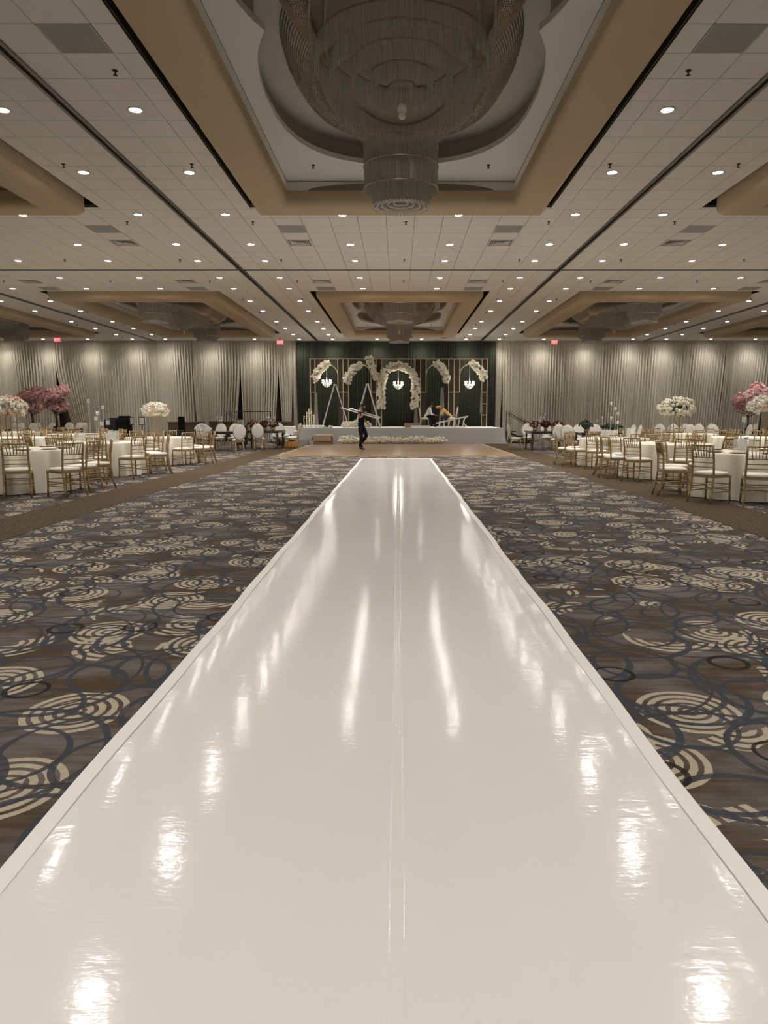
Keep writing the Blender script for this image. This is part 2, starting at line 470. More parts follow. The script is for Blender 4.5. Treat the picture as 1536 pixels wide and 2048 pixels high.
# ---- vents and grey panels
vt = thing('ceiling_vent', 'square louvred air vent set in the white ceiling tiles', 'vent', group='ceiling air vents')
m = MB()
for k in range(4):
    a = k*PI/2; r = Matrix.Rotation(a, 3, 'Z')
    m.add([r @ Vector(q) for q in [(-.30, -.30, 0), (.30, -.30, 0), (.26, -.26, -.012), (-.26, -.26, -.012)]], [(0, 1, 2, 3)])
m.build('frame', 'vent_metal', vt)
MB().box((0, 0, .05), (.54, .54, .02)).build('duct', 'dark_gap', vt)
for i in range(4):
    q = .23-.055*i; s_ = MB()
    for k in range(4):
        r = Matrix.Rotation(k*PI/2, 3, 'Z')
        s_.add([r @ Vector(p) for p in [(-q, -q, -.012), (q, -q, -.012), (q-.035, -q+.035, .02), (-q+.035, -q+.035, .02)]], [(0, 1, 2, 3)])
    s_.build('louvre', 'vent_metal', vt)
vent = Spawner(vt)
for ix, iy in VENTS: vent((X0+.305+(ix+.5)*PXT, GY+(iy+.5)*PYT, ZC))
gp = thing('grille_panel', 'flat grey return air panel set in the white ceiling tiles', 'panel', group='grey ceiling panels')
MB().box((0, 0, .012), (PXT-.012, PYT-.012, .02)).build('panel', 'grey_panel', gp)
gm = MB()
for k in range(4):
    r = Matrix.Rotation(k*PI/2, 3, 'Z'); gm.box(r @ Vector((0, -.293, -.001)), (.58, .012, .008) if k % 2 == 0 else (.012, .58, .008))
gm.build('rim', 'vent_metal', gp)
grey = Spawner(gp)
for ix, iy in GREYS: grey((X0+.305+(ix+.5)*PXT, GY+(iy+.5)*PYT, ZC))

# ---- downlights
dl = thing('downlight', 'round recessed downlight glowing white in the tiled ceiling', 'light', group='recessed ceiling downlights')
MB().lathe([(.082, .0), (.105, -.004), (.108, -.010), (.082, -.012), (.080, .0)], 20).build('trim_ring', 'white_gloss', dl, True)
MB().lathe([(0.001, -.006), (.079, -.006), (.079, -.003)], 20).build('lens', 'lamp_glow', dl)
lamp = bpy.data.lights.new('lamp', 'SPOT'); lamp.energy = SPOT_W; lamp.color = LIGHT_COL; lamp.spot_size = math.radians(135); lamp.spot_blend = .9; lamp.shadow_soft_size = .075
lo = bpy.data.objects.new('lamp', lamp); C.objects.link(lo); lo.parent = dl; lo.location = (0, 0, -.03)
down = Spawner(dl)
SIDE_ROWS = [-5.1, -2.6, -.1, 2.4, 4.9, 7.45, 10.3, 12.8, 15.35, 17.9, 19.75, 22.1, 23.95, 26.5, 28.95, 32.1, 34.6, 37.1, 39.3]
MID_ROWS = [-5.1, -2.6, 15.4, 17.95, 19.75, 22.1, 23.95, 39.3]
for b in (-2, -1, 0, 1, 2):
    for y in SIDE_ROWS:
        if abs(b) == 2 and y < 17: continue
        for x in (-3.66, 3.66):
            if abs(X0+BAY*b+x) < XW-.4: down((X0+BAY*b+x, y, ZC))
    for y in MID_ROWS:
        if abs(b) == 2 and y < 17: continue
        for x in (-1.22, 1.22):
            if abs(X0+BAY*b+x) < XW-.4: down((X0+BAY*b+x, y, ZC))
# ---- sprinklers
sp = thing('sprinkler_head', 'small dark sprinkler head hanging from the ceiling tiles', 'sprinkler', group='ceiling sprinkler heads')
MB().lathe([(.001, 0), (.035, -.002), (.03, -.012), (.010, -.015), (.010, -.05), (.001, -.052)], 10).build('body', 'black_metal', sp)
MB().lathe([(.001, -.062), (.028, -.058), (.028, -.055), (.001, -.05)], 10).build('deflector', 'black_metal', sp)
spr = Spawner(sp)
for b in (-2, -1, 0, 1, 2):
    for y in (15.9, 19.6, 22.6):
        for x in (-3.2, .12, 3.22): spr((X0+BAY*b+x, y, ZC))
    for y in (9.2, 12.4, 26.0, 29.2, 33.0, 38.3):
        for x in (-3.5, 3.5):
            if abs(b) < 2 or y > 20: spr((X0+BAY*b+x, y, ZC))
for cx, cy in COF:
    for sx in (-1.55, 1.55): spr((cx+sx, cy+4.35, ZC+.22))

# ---- chandeliers
def rods_ring(m, a, b, z0, ln, step, wd=.010, jit=.03, phase=0):
    per = PI*(3*(a+b)-math.sqrt((3*a+b)*(a+3*b))); n = max(8, int(per/step))
    for i in range(n):
        t = 2*PI*i/n+phase; x, y = a*math.cos(t), b*math.sin(t); L = ln*(1+random.uniform(-jit, jit)); q = wd/2; r = random.random()*PI
        cs = [(x+q*math.cos(r+k*2*PI/3)*1.3, y+q*math.sin(r+k*2*PI/3)*1.3) for k in range(3)]
        m.add([(u, v, z0) for u, v in cs]+[(u, v, z0-L) for u, v in cs]+[(x, y, z0-L-.02)], [(0, 1, 4, 3), (1, 2, 5, 4), (2, 0, 3, 5), (3, 4, 6), (4, 5, 6), (5, 3, 6)])
def band(m, a, b, z, hgt=.02, n=48):
    m.tube([(a*math.cos(2*PI*i/n), b*math.sin(2*PI*i/n), z) for i in range(n)], hgt, 6, closed=True)
ch = thing('crystal_chandelier', 'unlit chandelier', 'chandelier', group='unlit crystal chandeliers in the ceiling coffers')
bd = MB()
NS = 300
for i in range(NS):
    a = 2*PI*i/NS; r = lobe_r(a); dx, dy = math.cos(a), math.sin(a)
    for k in range(22):
        t = k/21; rad = r*(.83-.30*t); z = .60-.62*t-.16*math.sin(PI*t)
        q = .013; x, y = rad*dx, rad*dy
        bd.add([(x+q, y, z), (x-q, y, z), (x, y+q, z), (x, y-q, z), (x, y, z+q*1.3), (x, y, z-q*1.3)], [(0, 2, 4), (2, 1, 4), (1, 3, 4), (3, 0, 4), (2, 0, 5), (1, 2, 5), (3, 1, 5), (0, 3, 5)])
tag(bd.build('bead_curtain', 'bead', ch), kind='stuff')
pl = MB(); pl.v = [(x*.6, y*.6, .12) for x, y in LOB]+[(0, 0, .12)]; pl.f = [(i, (i+1) % n, n) for i in range(n)] if False else []
k = len(LOB); pl.f = [((i+1) % k, i, k) for i in range(k)]; pl.build('mirror_plate', 'niche_brown', ch)
for (a, b, z, ln, st) in [(1.02, 2.75, .12, .26, .035), (.86, 2.35, .10, .22, .04), (1.0, 1.0, .02, .26, .03), (.80, .80, -.06, .24, .03), (.58, .58, -.14, .22, .026), (.36, .36, -.26, .20, .024), (.16, .16, -.38, .18, .02)]:
    q = MB(); rods_ring(q, a, b, z, ln, st, .013); tag(q.build('rod_tier', 'crystal', ch), kind='stuff')
    q = MB(); band(q, a, b, z, .010); q.build('tier_band', 'niche_brown', ch)
MB().ball((0, 0, -.62), .055, 14, 9).build('finial_ball', 'glass_bright', ch, True)
MB().ball((0, 0, -.70), .045, 14, 9).build('finial_ball', 'glass_bright', ch, True)
for sy in (-3.6, 3.6):
    q = MB()
    for r_, z, ln in ((.61, .26, .72), (.53, .2, .70), (.47, -.40, .25), (.38, -.40, .22), (.25, -.40, .20)):
        tmp = MB(); rods_ring(tmp, r_, r_, z, ln, .022, .013); q.add([(x, y+sy, zz) for x, y, zz in tmp.v], tmp.f)
    dr = tag(q.build('crystal_drum', 'crystal', ch), kind='stuff')
    q = MB()
    for r_, z in ((.62, .26), (.62, -.08), (.62, -.44), (.48, -.40)):
        q.tube([(r_*math.cos(2*PI*i/40), sy+r_*math.sin(2*PI*i/40), z) for i in range(40)], .012, 6, closed=True)
    q.build('drum_band', 'bead', dr)
    q = MB()
    for i in range(260):
        a = 2*PI*i/52+i*.01; rr = (.475, .40, .32, .22, .12)[i//52]
        q.ball((rr*math.cos(a), sy+rr*math.sin(a), -.67+.04*math.cos(rr*6)), .018, 5, 3)
    tag(q.build('drop', 'glass_bright', dr), kind='stuff')
    q = MB(); q.tube([(0, sy, .6), (0, sy, .2)], .03, 8); q.build('stem', 'black_metal', dr)
chand = Spawner(ch)
for i, (cx, cy) in enumerate(COF):
    if cy < 20 and abs(cx) > 1: continue
    lab = ('huge dim crystal chandelier over the white aisle runner' if cy < 20 else
           'dim crystal chandelier in the coffer before the green drapes' if abs(cx) < 1 else
           'dim crystal chandelier of the far coffer row, in front of the cream drapes')
    chand((cx, cy, ZC), 0, lab)

# ================================================================== DRAPES
def drape(x0, x1, y, mat, label, cat='curtain', l=0.0, r=0.0, zt=ZC-.02, pitch=.16, amp=.065, group=None, zopen=2.6, lean=0.0):
    m = MB(); wdt = x1-x0; n = max(16, int(wdt/.018)); rows = 12
    ph = random.random()*9; offs = []
    for i in range(n+1):
        u = i/n*wdt
        p = math.sin(u*2*PI/pitch+ph+1.1*math.sin(u*2.3+ph)) * (.6+.4*math.sin(u*1.7+ph*2)) + .55*math.sin(u*2*PI/(pitch*.47)+ph*3)
        offs.append(p)
    for j in range(rows+1):
        z = zt-(zt-.02)*j/rows
        t = max(0, (zopen*1.7-z)/(zopen*1.7)); t2 = t*t*(3-2*t)
        for i in range(n+1):
            u = i/n; x = x0+wdt*u; x += l*t2*(1-u)-r*t2*u+(-.022*max(0, x-6) if x > 0 else .010*max(0, -x-6))*(1-z/zt)
            g = (.35+.75*min(1, (zt-z)/1.2))
            m.v.append((x+.012*math.sin(offs[i]*2+z*.6), y+amp*offs[i]*g+.02*math.sin(z*1.4+u*6), z))
    for j in range(rows):
        for i in range(n):
            a = j*(n+1)+i; m.f.append((a, a+1, a+n+2, a+n+1))
    root = thing('drape_panel', label, cat, group=group)
    m.build('fabric', mat, root, True)
    MB().tube([(x0, y, zt+.0), (x1, y, zt+.0)], .02, 8).build('rod', 'aluminium', root)
    return root
G = 'cream sheer drapes along the end wall'
base = 'floor-length cream sheer drape hanging on the end wall'
left = [(-23.2, -21.3, 0, 0, .1), (-21.3, -19.35, 0, .05, .0), (-19.35, -16.9, .75, 0, .1), (-16.9, -14.3, 0, 0, .15), (-14.3, -11.6, 0, 0, .12), (-11.6, -8.92, .1, .35, .0), (-8.92, -6.78, .05, .22, .0), (-6.78, -5.98, .18, .12, 0), (-5.98, -5.62, 0, 0, 0)]
LB = {2: 'cream sheer drape pulled aside at its foot behind the pink trees', 5: 'cream sheer drape pulled aside behind the handrail stair', 6: 'cream sheer drape hanging behind the pipe rack', 8: 'narrow cream drape end touching the green drapes on the bar side'}
RB = {0: 'narrow cream drape end touching the green drapes on the stair side', 1: 'cream sheer drape hanging behind the black stage stair'}
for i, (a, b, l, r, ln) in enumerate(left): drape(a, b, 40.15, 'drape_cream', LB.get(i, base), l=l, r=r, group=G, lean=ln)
right = [(5.38, 5.86, 0, .10, 0), (5.86, 8.2, .05, 0, -.05), (8.2, 10.8, 0, 0, -.12), (10.8, 13.4, 0, 0, -.2), (13.4, 15.9, 0, 0, -.3), (15.9, 18.4, 0, 0, -.4), (18.4, 20.8, 0, 0, -.4), (20.8, 23.25, .1, 0, -.3)]
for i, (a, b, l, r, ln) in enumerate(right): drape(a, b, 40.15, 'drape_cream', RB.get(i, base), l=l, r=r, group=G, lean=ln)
for i in range(5):
    a = -5.72+i*(11.16/5); drape(a, a+11.16/5+.02, 39.95, 'drape_green', 'dark green drape hanging behind the gold arches', group='dark green backdrop drapes', pitch=.15, amp=.04)

# ================================================================== RUNNER AND DANCE FLOOR
rl, rr_, rs0, rs1 = -1.19, 1.045, -4.0, 22.35
rn = thing('aisle_runner', 'long glossy white vinyl aisle runner laid over the carpet', 'runner')
rm = -.005
for a, b in ((rl, rm), (rm, rr_)):
    m = MB(); nx, ny = 24, 420
    yb = [rs0+(rs1-rs0)*j/ny for j in range(ny+1)]
    for j in range(ny+1):
        for i in range(nx+1):
            x = a+(b-a)*i/nx; y = yb[j]
            e = min(abs(x-rl), abs(x-rr_))
            z = .006+.0012*math.sin(y*2.1+x*1.3)+.0022*math.exp(-((e-.13)/.03)**2)
            m.v.append((x, y, z))
    for j in range(ny):
        for i in range(nx):
            q = j*(nx+1)+i; m.f.append((q, q+1, q+nx+2, q+nx+1))
    m.build('vinyl_sheet', 'vinyl', rn, True)
for x, wv in ((rl, 1), (rr_, -1)):
    m = MB(); ny = 200
    for j in range(ny+1):
        y = rs0+(rs1-rs0)*j/ny; dx = .006*math.sin(y*1.7)+.004*math.sin(y*4.3)
        for u, z in ((-.018, .001), (-.014, .008), (.050, .0100), (.052, .0075)): m.v.append((x+wv*u+dx, y, z))
    for j in range(ny):
        for i in range(3): q = j*4+i; m.f.append((q, q+1, q+5, q+4) if wv > 0 else (q+1, q, q+4, q+5))
    m.build('edge_tape', 'tape', rn)
m = MB(); ny = 420
for j in range(ny+1):
    y = rs0+(rs1-rs0)*j/ny
    for u, dz in ((-.025, -.0012), (-.022, .0009), (0, .0012), (.022, .0009), (.025, -.0012)): m.v.append((rm+u, y, .006+.0012*math.sin(y*2.1+(rm+u)*1.3)+dz))
for j in range(ny):
    for i in range(4): q = j*5+i; m.f.append((q, q+1, q+6, q+5))
m.build('centre_tape', 'vinyl', rn, True)
MB().box(((rl+rr_)/2, rs1, .008), (rr_-rl+.05, .06, .008)).build('end_tape', 'tape', rn)
for y, xa, xb in ((3.63, .32, .92), (6.8, -.9, .75), (9.97, -1.05, .95), (14.2, -1.05, .6), (2.75, -.62, -.50), (2.75, -.19, -.12)):
    m = MB(); nn = 24
    for i in range(nn+1):
        x = xa+(xb-xa)*i/nn
        for u, dz in ((-.012, -.0008), (0, .0011), (.012, -.0008)): m.v.append((x, y+u, .006+.0012*math.sin(y*2.1+x*1.3)+dz))
    for i in range(nn):
        for k in range(2): q = i*3+k; m.f.append((q+1, q, q+3, q+4))
    m.build('cross_crease', 'vinyl', rn, True)
df = thing('dance_floor', 'brown wooden dance floor panel in front of the stage', 'dance floor')
MB().box((-.05, 29.1, .012), (8.1, 10.0, .024)).build('boards', 'parquet', df)
for (c, d) in (((-.05, 24.08, .013), (8.2, .07, .026)), ((-4.13, 29.1, .013), (.06, 10.0, .026)), ((4.03, 29.1, .013), (.06, 10.0, .026))):
    MB().box(c, d).build('edge_trim', 'brass_edge', df)

# ================================================================== STAGE
SX0, SX1, SY0, SY1, SZ = -4.88, 5.12, 34.5, 39.2, .78
stg = thing('stage', 'low wide stage wrapped in grey-white skirt cloth', 'stage', (0, 0, 0))
MB().box(((SX0+SX1)/2, (SY0+SY1)/2, SZ-.02), (SX1-SX0, SY1-SY0, .04)).build('deck_cloth', 'white_fabric', stg, bevel=.015)
m = MB(); path = []
per = [(SX0, SY1), (SX0, SY0), (SX1, SY0), (SX1, SY1)]
for (a, b) in zip(per[:-1], per[1:]):
    L = math.hypot(b[0]-a[0], b[1]-a[1]); nn = int(L/.08); nx_, ny_ = (b[1]-a[1])/L, -(b[0]-a[0])/L
    for i in range(nn+1):
        t = i/nn; path.append((a[0]+(b[0]-a[0])*t, a[1]+(b[1]-a[1])*t, -nx_ if False else nx_, ny_, min(t, 1-t)*L))
rows = 6
for j in range(rows+1):
    z = SZ-.01-(SZ-.02)*j/rows; g = j/rows
    for (x, y, a, b, e) in path:
        cxm = (SX0+SX1)/2; sgn = 1
        ox, oy = (a, b)
        if (x-cxm)*a+(y-(SY0+SY1)/2)*b < 0: ox, oy = -a, -b
        fl = g*(.04+.16*math.exp(-e/.22))+.006*math.sin(x*9+y*7)*g
        m.v.append((x+ox*(.012+fl), y+oy*(.012+fl), z))
n_ = len(path)
for j in range(rows):
    for i in range(n_-1): q = j*n_+i; m.f.append((q, q+1, q+n_+1, q+n_))
m.build('skirt', 'stage_cloth', stg, True)

# ---- gold arch frames
YF = 38.7
def FX(px, py=780): return PY(px, py, YF)
SF = (FX(807).x-FX(797).x)/10
fr = thing('arch_frame', 'wide gold metal backdrop frame with five open arches', 'frame', (0, YF, 0))
def fx(px): return (px-VPX)*SF
zt = PY(797, 717.5, YF).z; zx = PY(797, 784.5, YF).z; zb = SZ
def post(px, z0=zb, z1=zt, w_=.05): MB().box((fx(px), 0, (z0+z1)/2), (w_, w_, z1-z0)).build('post', 'gold_paint', fr)
MB().box((fx(797.5), 0, zt), (fx(975.5)-fx(619.5), .05, .05)).build('top_rail', 'gold_paint', fr)
for px in (621, 686.5, 752.5, 841, 908, 974): post(px)
for a, b, la, lb in ((630.5, 676, 1, 0), (697, 742, 1, 0), (763, 830, 1, 1), (852, 897, 0, 1), (919, 963.5, 0, 1)):
    post(a, zb if la else zx, zt, .042); post(b, zb if lb else zx, zt, .042)
    r_ = (fx(b)-fx(a))/2; zc = PY(797, 728, YF).z-r_; c_ = (fx(a)+fx(b))/2
    MB().tube([(c_-r_*math.cos(PI*i/20), .0, zc+r_*math.sin(PI*i/20)) for i in range(21)], .022, 8).build('arch', 'gold_paint', fr, True)
for a, b in ((621, 630.5), (676, 697), (742, 763), (830, 852), (897, 919), (963.5, 974)):
    MB().box((fx((a+b)/2), 0, zx), (fx(b)-fx(a), .045, .045)).build('cross_rail', 'gold_paint', fr)
for py in (807.5, 830):
    z = PY(797, py, YF).z; MB().box((fx(968.7), 0, z), (fx(974)-fx(963.5), .04, .04)).build('cross_rail', 'gold_paint', fr)
for a, b in ((676, 697), (742, 763), (830, 852), (897, 919), (963.5, 974), (621, 630.5)):
    MB().box((fx((a+b)/2), .07, (zb+zt)/2), (fx(b)-fx(a), .02, zt-zb)).build('side_panel', 'brown_strip', fr)
def strip(x, z0, z1, w0, label, y=YF-.12):
    m = MB(); n = 10; rows = 8
    for j in range(rows+1):
        z = z1+(z0-z1)*j/rows
        for i in range(n+1): m.v.append((x+(i/n-.5)*w0*(.5+.6*j/rows), y+.03*math.sin(i*2.2), z))
    for j in range(rows):
        for i in range(n): q = j*(n+1)+i; m.f.append((q, q+1, q+n+2, q+n+1))
    o = m.build('fabric_strip', 'sheer', None, True); sol = o.modifiers.new('thick', 'SOLIDIFY'); sol.thickness = .006
    tag(o, label, 'fabric')
strip(fx(632), zb+.005, zx-.05, .24, 'narrow sheer beige strip hanging on the arch beside the gold candle cluster')
strip(fx(884), zb+.005, 2.9, .30, 'gathered grey sheer cloth hanging behind the two seated people')
strip(fx(963), zb+.7, 2.9, .16, 'narrow beige cloth hanging beside the ladder-like end post', YF-.055)
strip(fx(832), zb+.005, 2.0, .22, 'gathered cloth hanging under the big floral arch right leg')

# ---- blossoms
def petal_bloom(m, c, r, nrm, jit=.3):
    nrm = Vector(nrm).normalized(); q = nrm.to_track_quat('Z', 'Y').to_matrix(); c = Vector(c); ph = random.random()*6
    for ring, (n, rad, lift, ln) in enumerate(((5, .75, .1, 1.0), (4, .4, .45, .7), (3, .12, .7, .45))):
        for k in range(n):
            a = ph+2*PI*k/n+ring*.5; ca, sa_ = math.cos(a), math.sin(a); wd = .62*ln
            p = [(.1*ca, .1*sa_, lift*.3), (rad*ca-wd*sa_*.5, rad*sa_+wd*ca*.5, lift+.1), ((rad+.35*ln)*ca, (rad+.35*ln)*sa_, lift+.02), (rad*ca+wd*sa_*.5, rad*sa_-wd*ca*.5, lift+.1)]
            m.add([c+q @ (Vector(x)*r) for x in p], [(0, 1, 2, 3)])
    for k in range(1):
        p = [(.5*math.cos(ph+i*PI/2), .5*math.sin(ph+i*PI/2), -.1) for i in range(4)]+[(0, 0, .55)]
        m.add([c+q @ (Vector(x)*r) for x in p], [(0, 1, 4), (1, 2, 4), (2, 3, 4), (3, 0, 4)])
def floret(m, c, r, nrm):
    q = Vector(nrm).normalized().to_track_quat('Z', 'Y').to_matrix(); c = Vector(c); ph = random.random()*6
    for k in range(4):
        a = ph+k*PI/2; ca, sa_ = math.cos(a), math.sin(a); z = random.uniform(.1, .4)
        p = [(0, 0, 0), (.6*ca-.45*sa_, .6*sa_+.45*ca, z), (1.1*ca, 1.1*sa_, z*.8), (.6*ca+.45*sa_, .6*sa_-.45*ca, z)]
        m.add([c+q @ (Vector(x)*r) for x in p], [(0, 1, 2, 3)])
def pom(m, c, r, nf=11):
    m.ball(c, r*.74, 7, 5, (1, 1, 1), .14)
    for k in range(nf):
        d = rvec(); floret(m, Vector(c)+d*r*random.uniform(.78, .95), r*random.uniform(.38, .55), d)
def leafs(m, c, nrm, L, w_=.35):
    nrm = Vector(nrm).normalized(); q = nrm.to_track_quat('Y', 'Z').to_matrix(); c = Vector(c); r = random.uniform(-1, 1)
    p = [(0, 0, 0), (w_*.5, .45, .06*r), (0, 1, .15*r), (-w_*.5, .45, .06*r)]
    m.add([c+q @ (Vector(x)*L) for x in p], [(0, 1, 2, 3)])
def rvec():
    while True:
        v = Vector((random.uniform(-1, 1), random.uniform(-1, 1), random.uniform(-1, 1)))
        if .1 < v.length < 1: return v.normalized()
def garland(name, path, rad, nb, label, cat, br=.074, mat='blossom_white', leafn=.35, flat=None, group=None, blush=0, core='leaf'):
    pts = [Vector(p) for p in path]; o0 = pts[0].copy()
    seg = [(pts[i+1]-pts[i]).length for i in range(len(pts)-1)]; tot = sum(seg)
    root = thing(name, label, cat, o0, 0, group)
    b1, b2, lf = MB(), MB(), MB()
    for k in range(nb):
        t = random.random()*tot; i = 0
        while i < len(seg)-1 and t > seg[i]: t -= seg[i]; i += 1
        c = pts[i].lerp(pts[i+1], min(1, t/seg[i])); d = rvec()
        if d.y > .5: d.y = -d.y
        rr = rad if not isinstance(rad, (list, tuple)) else rad[0]
        p = c+Vector((d.x, d.y, d.z))*rr*random.uniform(.7, 1.05)-o0
        if flat is not None and p.z+o0.z < flat+br*1.45: p.z = flat+br*1.45-o0.z
        pom(b2 if random.random() < blush else b1, p, br*random.uniform(.8, 1.3))
        if random.random() < leafn:
            p2 = p-d*.03; d2 = (d+rvec()*.5)
            if flat is not None and p2.z+d2.z*.1+o0.z < flat+.02: d2.z = abs(d2.z)
            leafs(lf, p2, d2, br*random.uniform(1.1, 1.6))
    cr = MB(); cr.tube([p-o0 for p in pts], rad*.5, 8); cr.build('foliage_core', core, root, True)
    tag(b1.build('blossoms', mat, root, True), kind='stuff')
    if b2.v: tag(b2.build('blush_blossoms', 'blossom_blush', root, True), kind='stuff')
    if lf.v: tag(lf.build('leaves', 'leaf', root), kind='stuff')
    return root
YG = YF-.16
def gp_(lst, y=YG): return [PY(a, b, y) for a, b in lst]
garland('flower_garland', gp_([(629, 758), (634, 746), (643, 735), (654, 728)]), .21, 125, 'white garland with blush blooms above the chandelier near the gold candlesticks', 'flowers', blush=.12)
garland('flower_garland', gp_([(693, 763), (699, 749), (708, 737), (721, 731)]), .20, 115, 'white flower garland on the arch behind the step ladders, without a chandelier', 'flowers')
garland('flower_garland', gp_([(737, 716), (745, 733), (751, 748), (756, 757)], YG-.08), .19, 115, 'white flower garland rising straight above the top rail of the frame', 'flowers')
ca_ = [(763.5, 814), (762, 795), (762, 770), (766, 750), (776, 738), (796, 732), (816, 737), (827, 750), (831, 768), (830, 790), (830, 815)]
garland('flower_garland', gp_(ca_), .21, 500, 'large white flower garland covering the whole central arch', 'flowers', br=.078)
garland('flower_garland', gp_([(872, 726), (882, 736), (890, 747), (894, 760)]), .20, 115, 'white flower garland on the arch above the two seated people', 'flowers')
garland('flower_garland', gp_([(944, 727), (954, 735), (964, 745), (968, 757)]), .20, 115, 'white flower garland on the arch above the chandelier nearest the stair', 'flowers', blush=.1)
garland('flower_bed', [(PT(681+i*20.5, 888.5).x, 34.0, .16+.03*math.sin(i*1.9)) for i in range(11)], .17, 430, 'long low bed of white flowers on the floor along the stage skirt', 'flowers', br=.085, flat=.03)
garland('flower_bunch', [(-2.75, 35.3, SZ+.14), (-2.1, 35.3, SZ+.16), (-1.45, 35.3, SZ+.13)], .14, 120, 'bunch of loose white flowers lying on the stage edge behind the walking man', 'flowers', br=.075, flat=SZ+.005)

# ---- small lit chandeliers
lc = thing('mini_chandelier', 'x', 'chandelier', group='lit crystal chandeliers hung under the gold arches')
MB().tube([(0, 0, .95), (0, 0, .28)], .012, 6).build('cord', 'white_fabric', lc)
MB().lathe([(.001, .28), (.03, .26), (.02, .18), (.05, .1), (.02, 0), (.03, -.1), (.001, -.16)], 10).build('stem', 'silver_plate', lc, True)
for k in range(8):
    a = 2*PI*k/8; dx, dy = math.cos(a), math.sin(a)
    ar = MB().tube([(0, 0, -.02), (.1*dx, .1*dy, -.09), (.2*dx, .2*dy, -.06), (.24*dx, .24*dy, .02)], .009, 6).build('arm', 'silver_plate', lc)
    MB().lathe([(.001, .02), (.014, .03), (.02, .06), (.012, .1), (.001, .125)], 8, (.24*dx, .24*dy, 0)).build('bulb', 'bulb_glow', ar, True)
q = MB()
for i in range(150):
    a = random.random()*2*PI; t = random.random(); r = .27*(1-t)**.6+.02; z = -.02-.26*t
    q.ball((r*math.cos(a), r*math.sin(a), z), .014, 5, 3, (1, 1, 1.6))
tag(q.build('crystal_drops', 'glass_bright', lc), kind='stuff')
ld = bpy.data.lights.new('lamp', 'POINT'); ld.energy = 26; ld.color = (1, .93, .82); ld.shadow_soft_size = .2
lo2 = bpy.data.objects.new('lamp', ld); C.objects.link(lo2); lo2.parent = lc; lo2.location = (0, 0, .05)
mini = Spawner(lc)
for px, py, lab in ((653.5, 764, 'lit crystal chandelier hung under the arch by the candle cluster'), (796.5, 768, 'lit crystal chandelier hung in the big flowered centre arch'), (939, 767, 'lit crystal chandelier hung under the arch nearest the stair')):
    mini(PY(px, py, YF-.05), 0, lab)

# ================================================================== CHIAVARI CHAIRS
def make_chair():
    t = thing('banquet_chair', 'gold', 'chair')
    W, D, SH = .20, .20, .44
    # cushion
    m = MB(); loop = []
    for i in range(24):
        a = 2*PI*i/24; e = .35; cx_, sy_ = math.cos(a), math.sin(a)
        x = W*1.02*math.copysign(abs(cx_)**.45, cx_); y = D*1.03*math.copysign(abs(sy_)**.45, sy_); x *= 1+.06*(y/D); loop.append((x, y))
    for sc, z in ((.96, SH), (1.0, SH+.012), (1.0, SH+.028), (.93, SH+.044), (.6, SH+.052), (.0, SH+.054)):
        m.v += [(x*sc, y*sc, z) for x, y in loop]
    for j in range(5): m.f += [(j*24+i, j*24+(i+1) % 24, (j+1)*24+(i+1) % 24, (j+1)*24+i) for i in range(24)]
    m.f.append(tuple(range(24))[::-1]); m.build('seat_cushion', 'cushion', t, True)
    m = MB()
    for a, b in (((-W, -D, SH-.02), (W, -D, SH-.02)), ((-W*1.05, D, SH-.02), (W*1.05, D, SH-.02)), ((-W, -D, SH-.02), (-W*1.05, D, SH-.02)), ((W, -D, SH-.02), (W*1.05, D, SH-.02))): m.bar(a, b, .03, .04)
    m.build('seat_frame', 'gold_wood', t)
    def bamboo(pts, r):
        P, R = [], []
        for a, b in zip(pts[:-1], pts[1:]):
            a, b = Vector(a), Vector(b)
            for u, k in ((0, 1), (.44, 1), (.5, 1.28), (.56, 1)): P.append(a.lerp(b, u)); R.append(r*k)
        P.append(Vector(pts[-1])); R.append(r); return P, R
    for s_ in (-1, 1):
        p, r = bamboo([(s_*W*1.08, D*1.02, 0), (s_*W*1.05, D*.98, .2), (s_*W*1.04, D*.96, SH)], .0165); MB().tube(p, r, 8).build('leg', 'gold_wood', t, True)
        p, r = bamboo([(s_*W*1.0, -D*1.38, 0), (s_*W*.97, -D*1.12, .22), (s_*W*.96, -D*1.0, SH), (s_*W*.93, -D*1.05, .66), (s_*W*.95, -D*1.28, .915)], .0165); MB().tube(p, r, 8).build('back_post', 'gold_wood', t, True)
    yb = lambda z: -D*(1.0+.05*max(0, (z-SH))/.22) if z < .66 else -D*(1.05+.23*(z-.66)/.255)
    for z, r in ((.90, .0135), (.715, .010), (.635, .009), (.565, .009)):
        MB().tube([(-W*.94, yb(z), z), (0, yb(z)-.012, z), (W*.94, yb(z), z)], r, 7).build('back_rail', 'gold_wood', t, True)
    for k in range(6):
        x = -W*.66+W*1.32*k/5
        MB().tube([(x*.82, yb(.715)-.008, .715), (x*1.04, yb(.90)-.009, .90)], .0075, 6).build('spindle', 'gold_wood', t, True)
    for s_ in (-1, 1):
        for z in (.15, .22): MB().tube([(s_*W*1.06, D*1.0, z+.03), (s_*W*.98, -D*1.14, z+.03)], .0085, 6).build('stretcher', 'gold_wood', t, True)
    for y, z in ((D*1.0, .20), (D*.99, .29), (-D*1.14, .23), (-D*1.08, .30)):
        MB().tube([(-W*1.03, y, z), (W*1.03, y, z)], .0085, 6).build('stretcher', 'gold_wood', t, True)
    return t
chair = Spawner(make_chair())

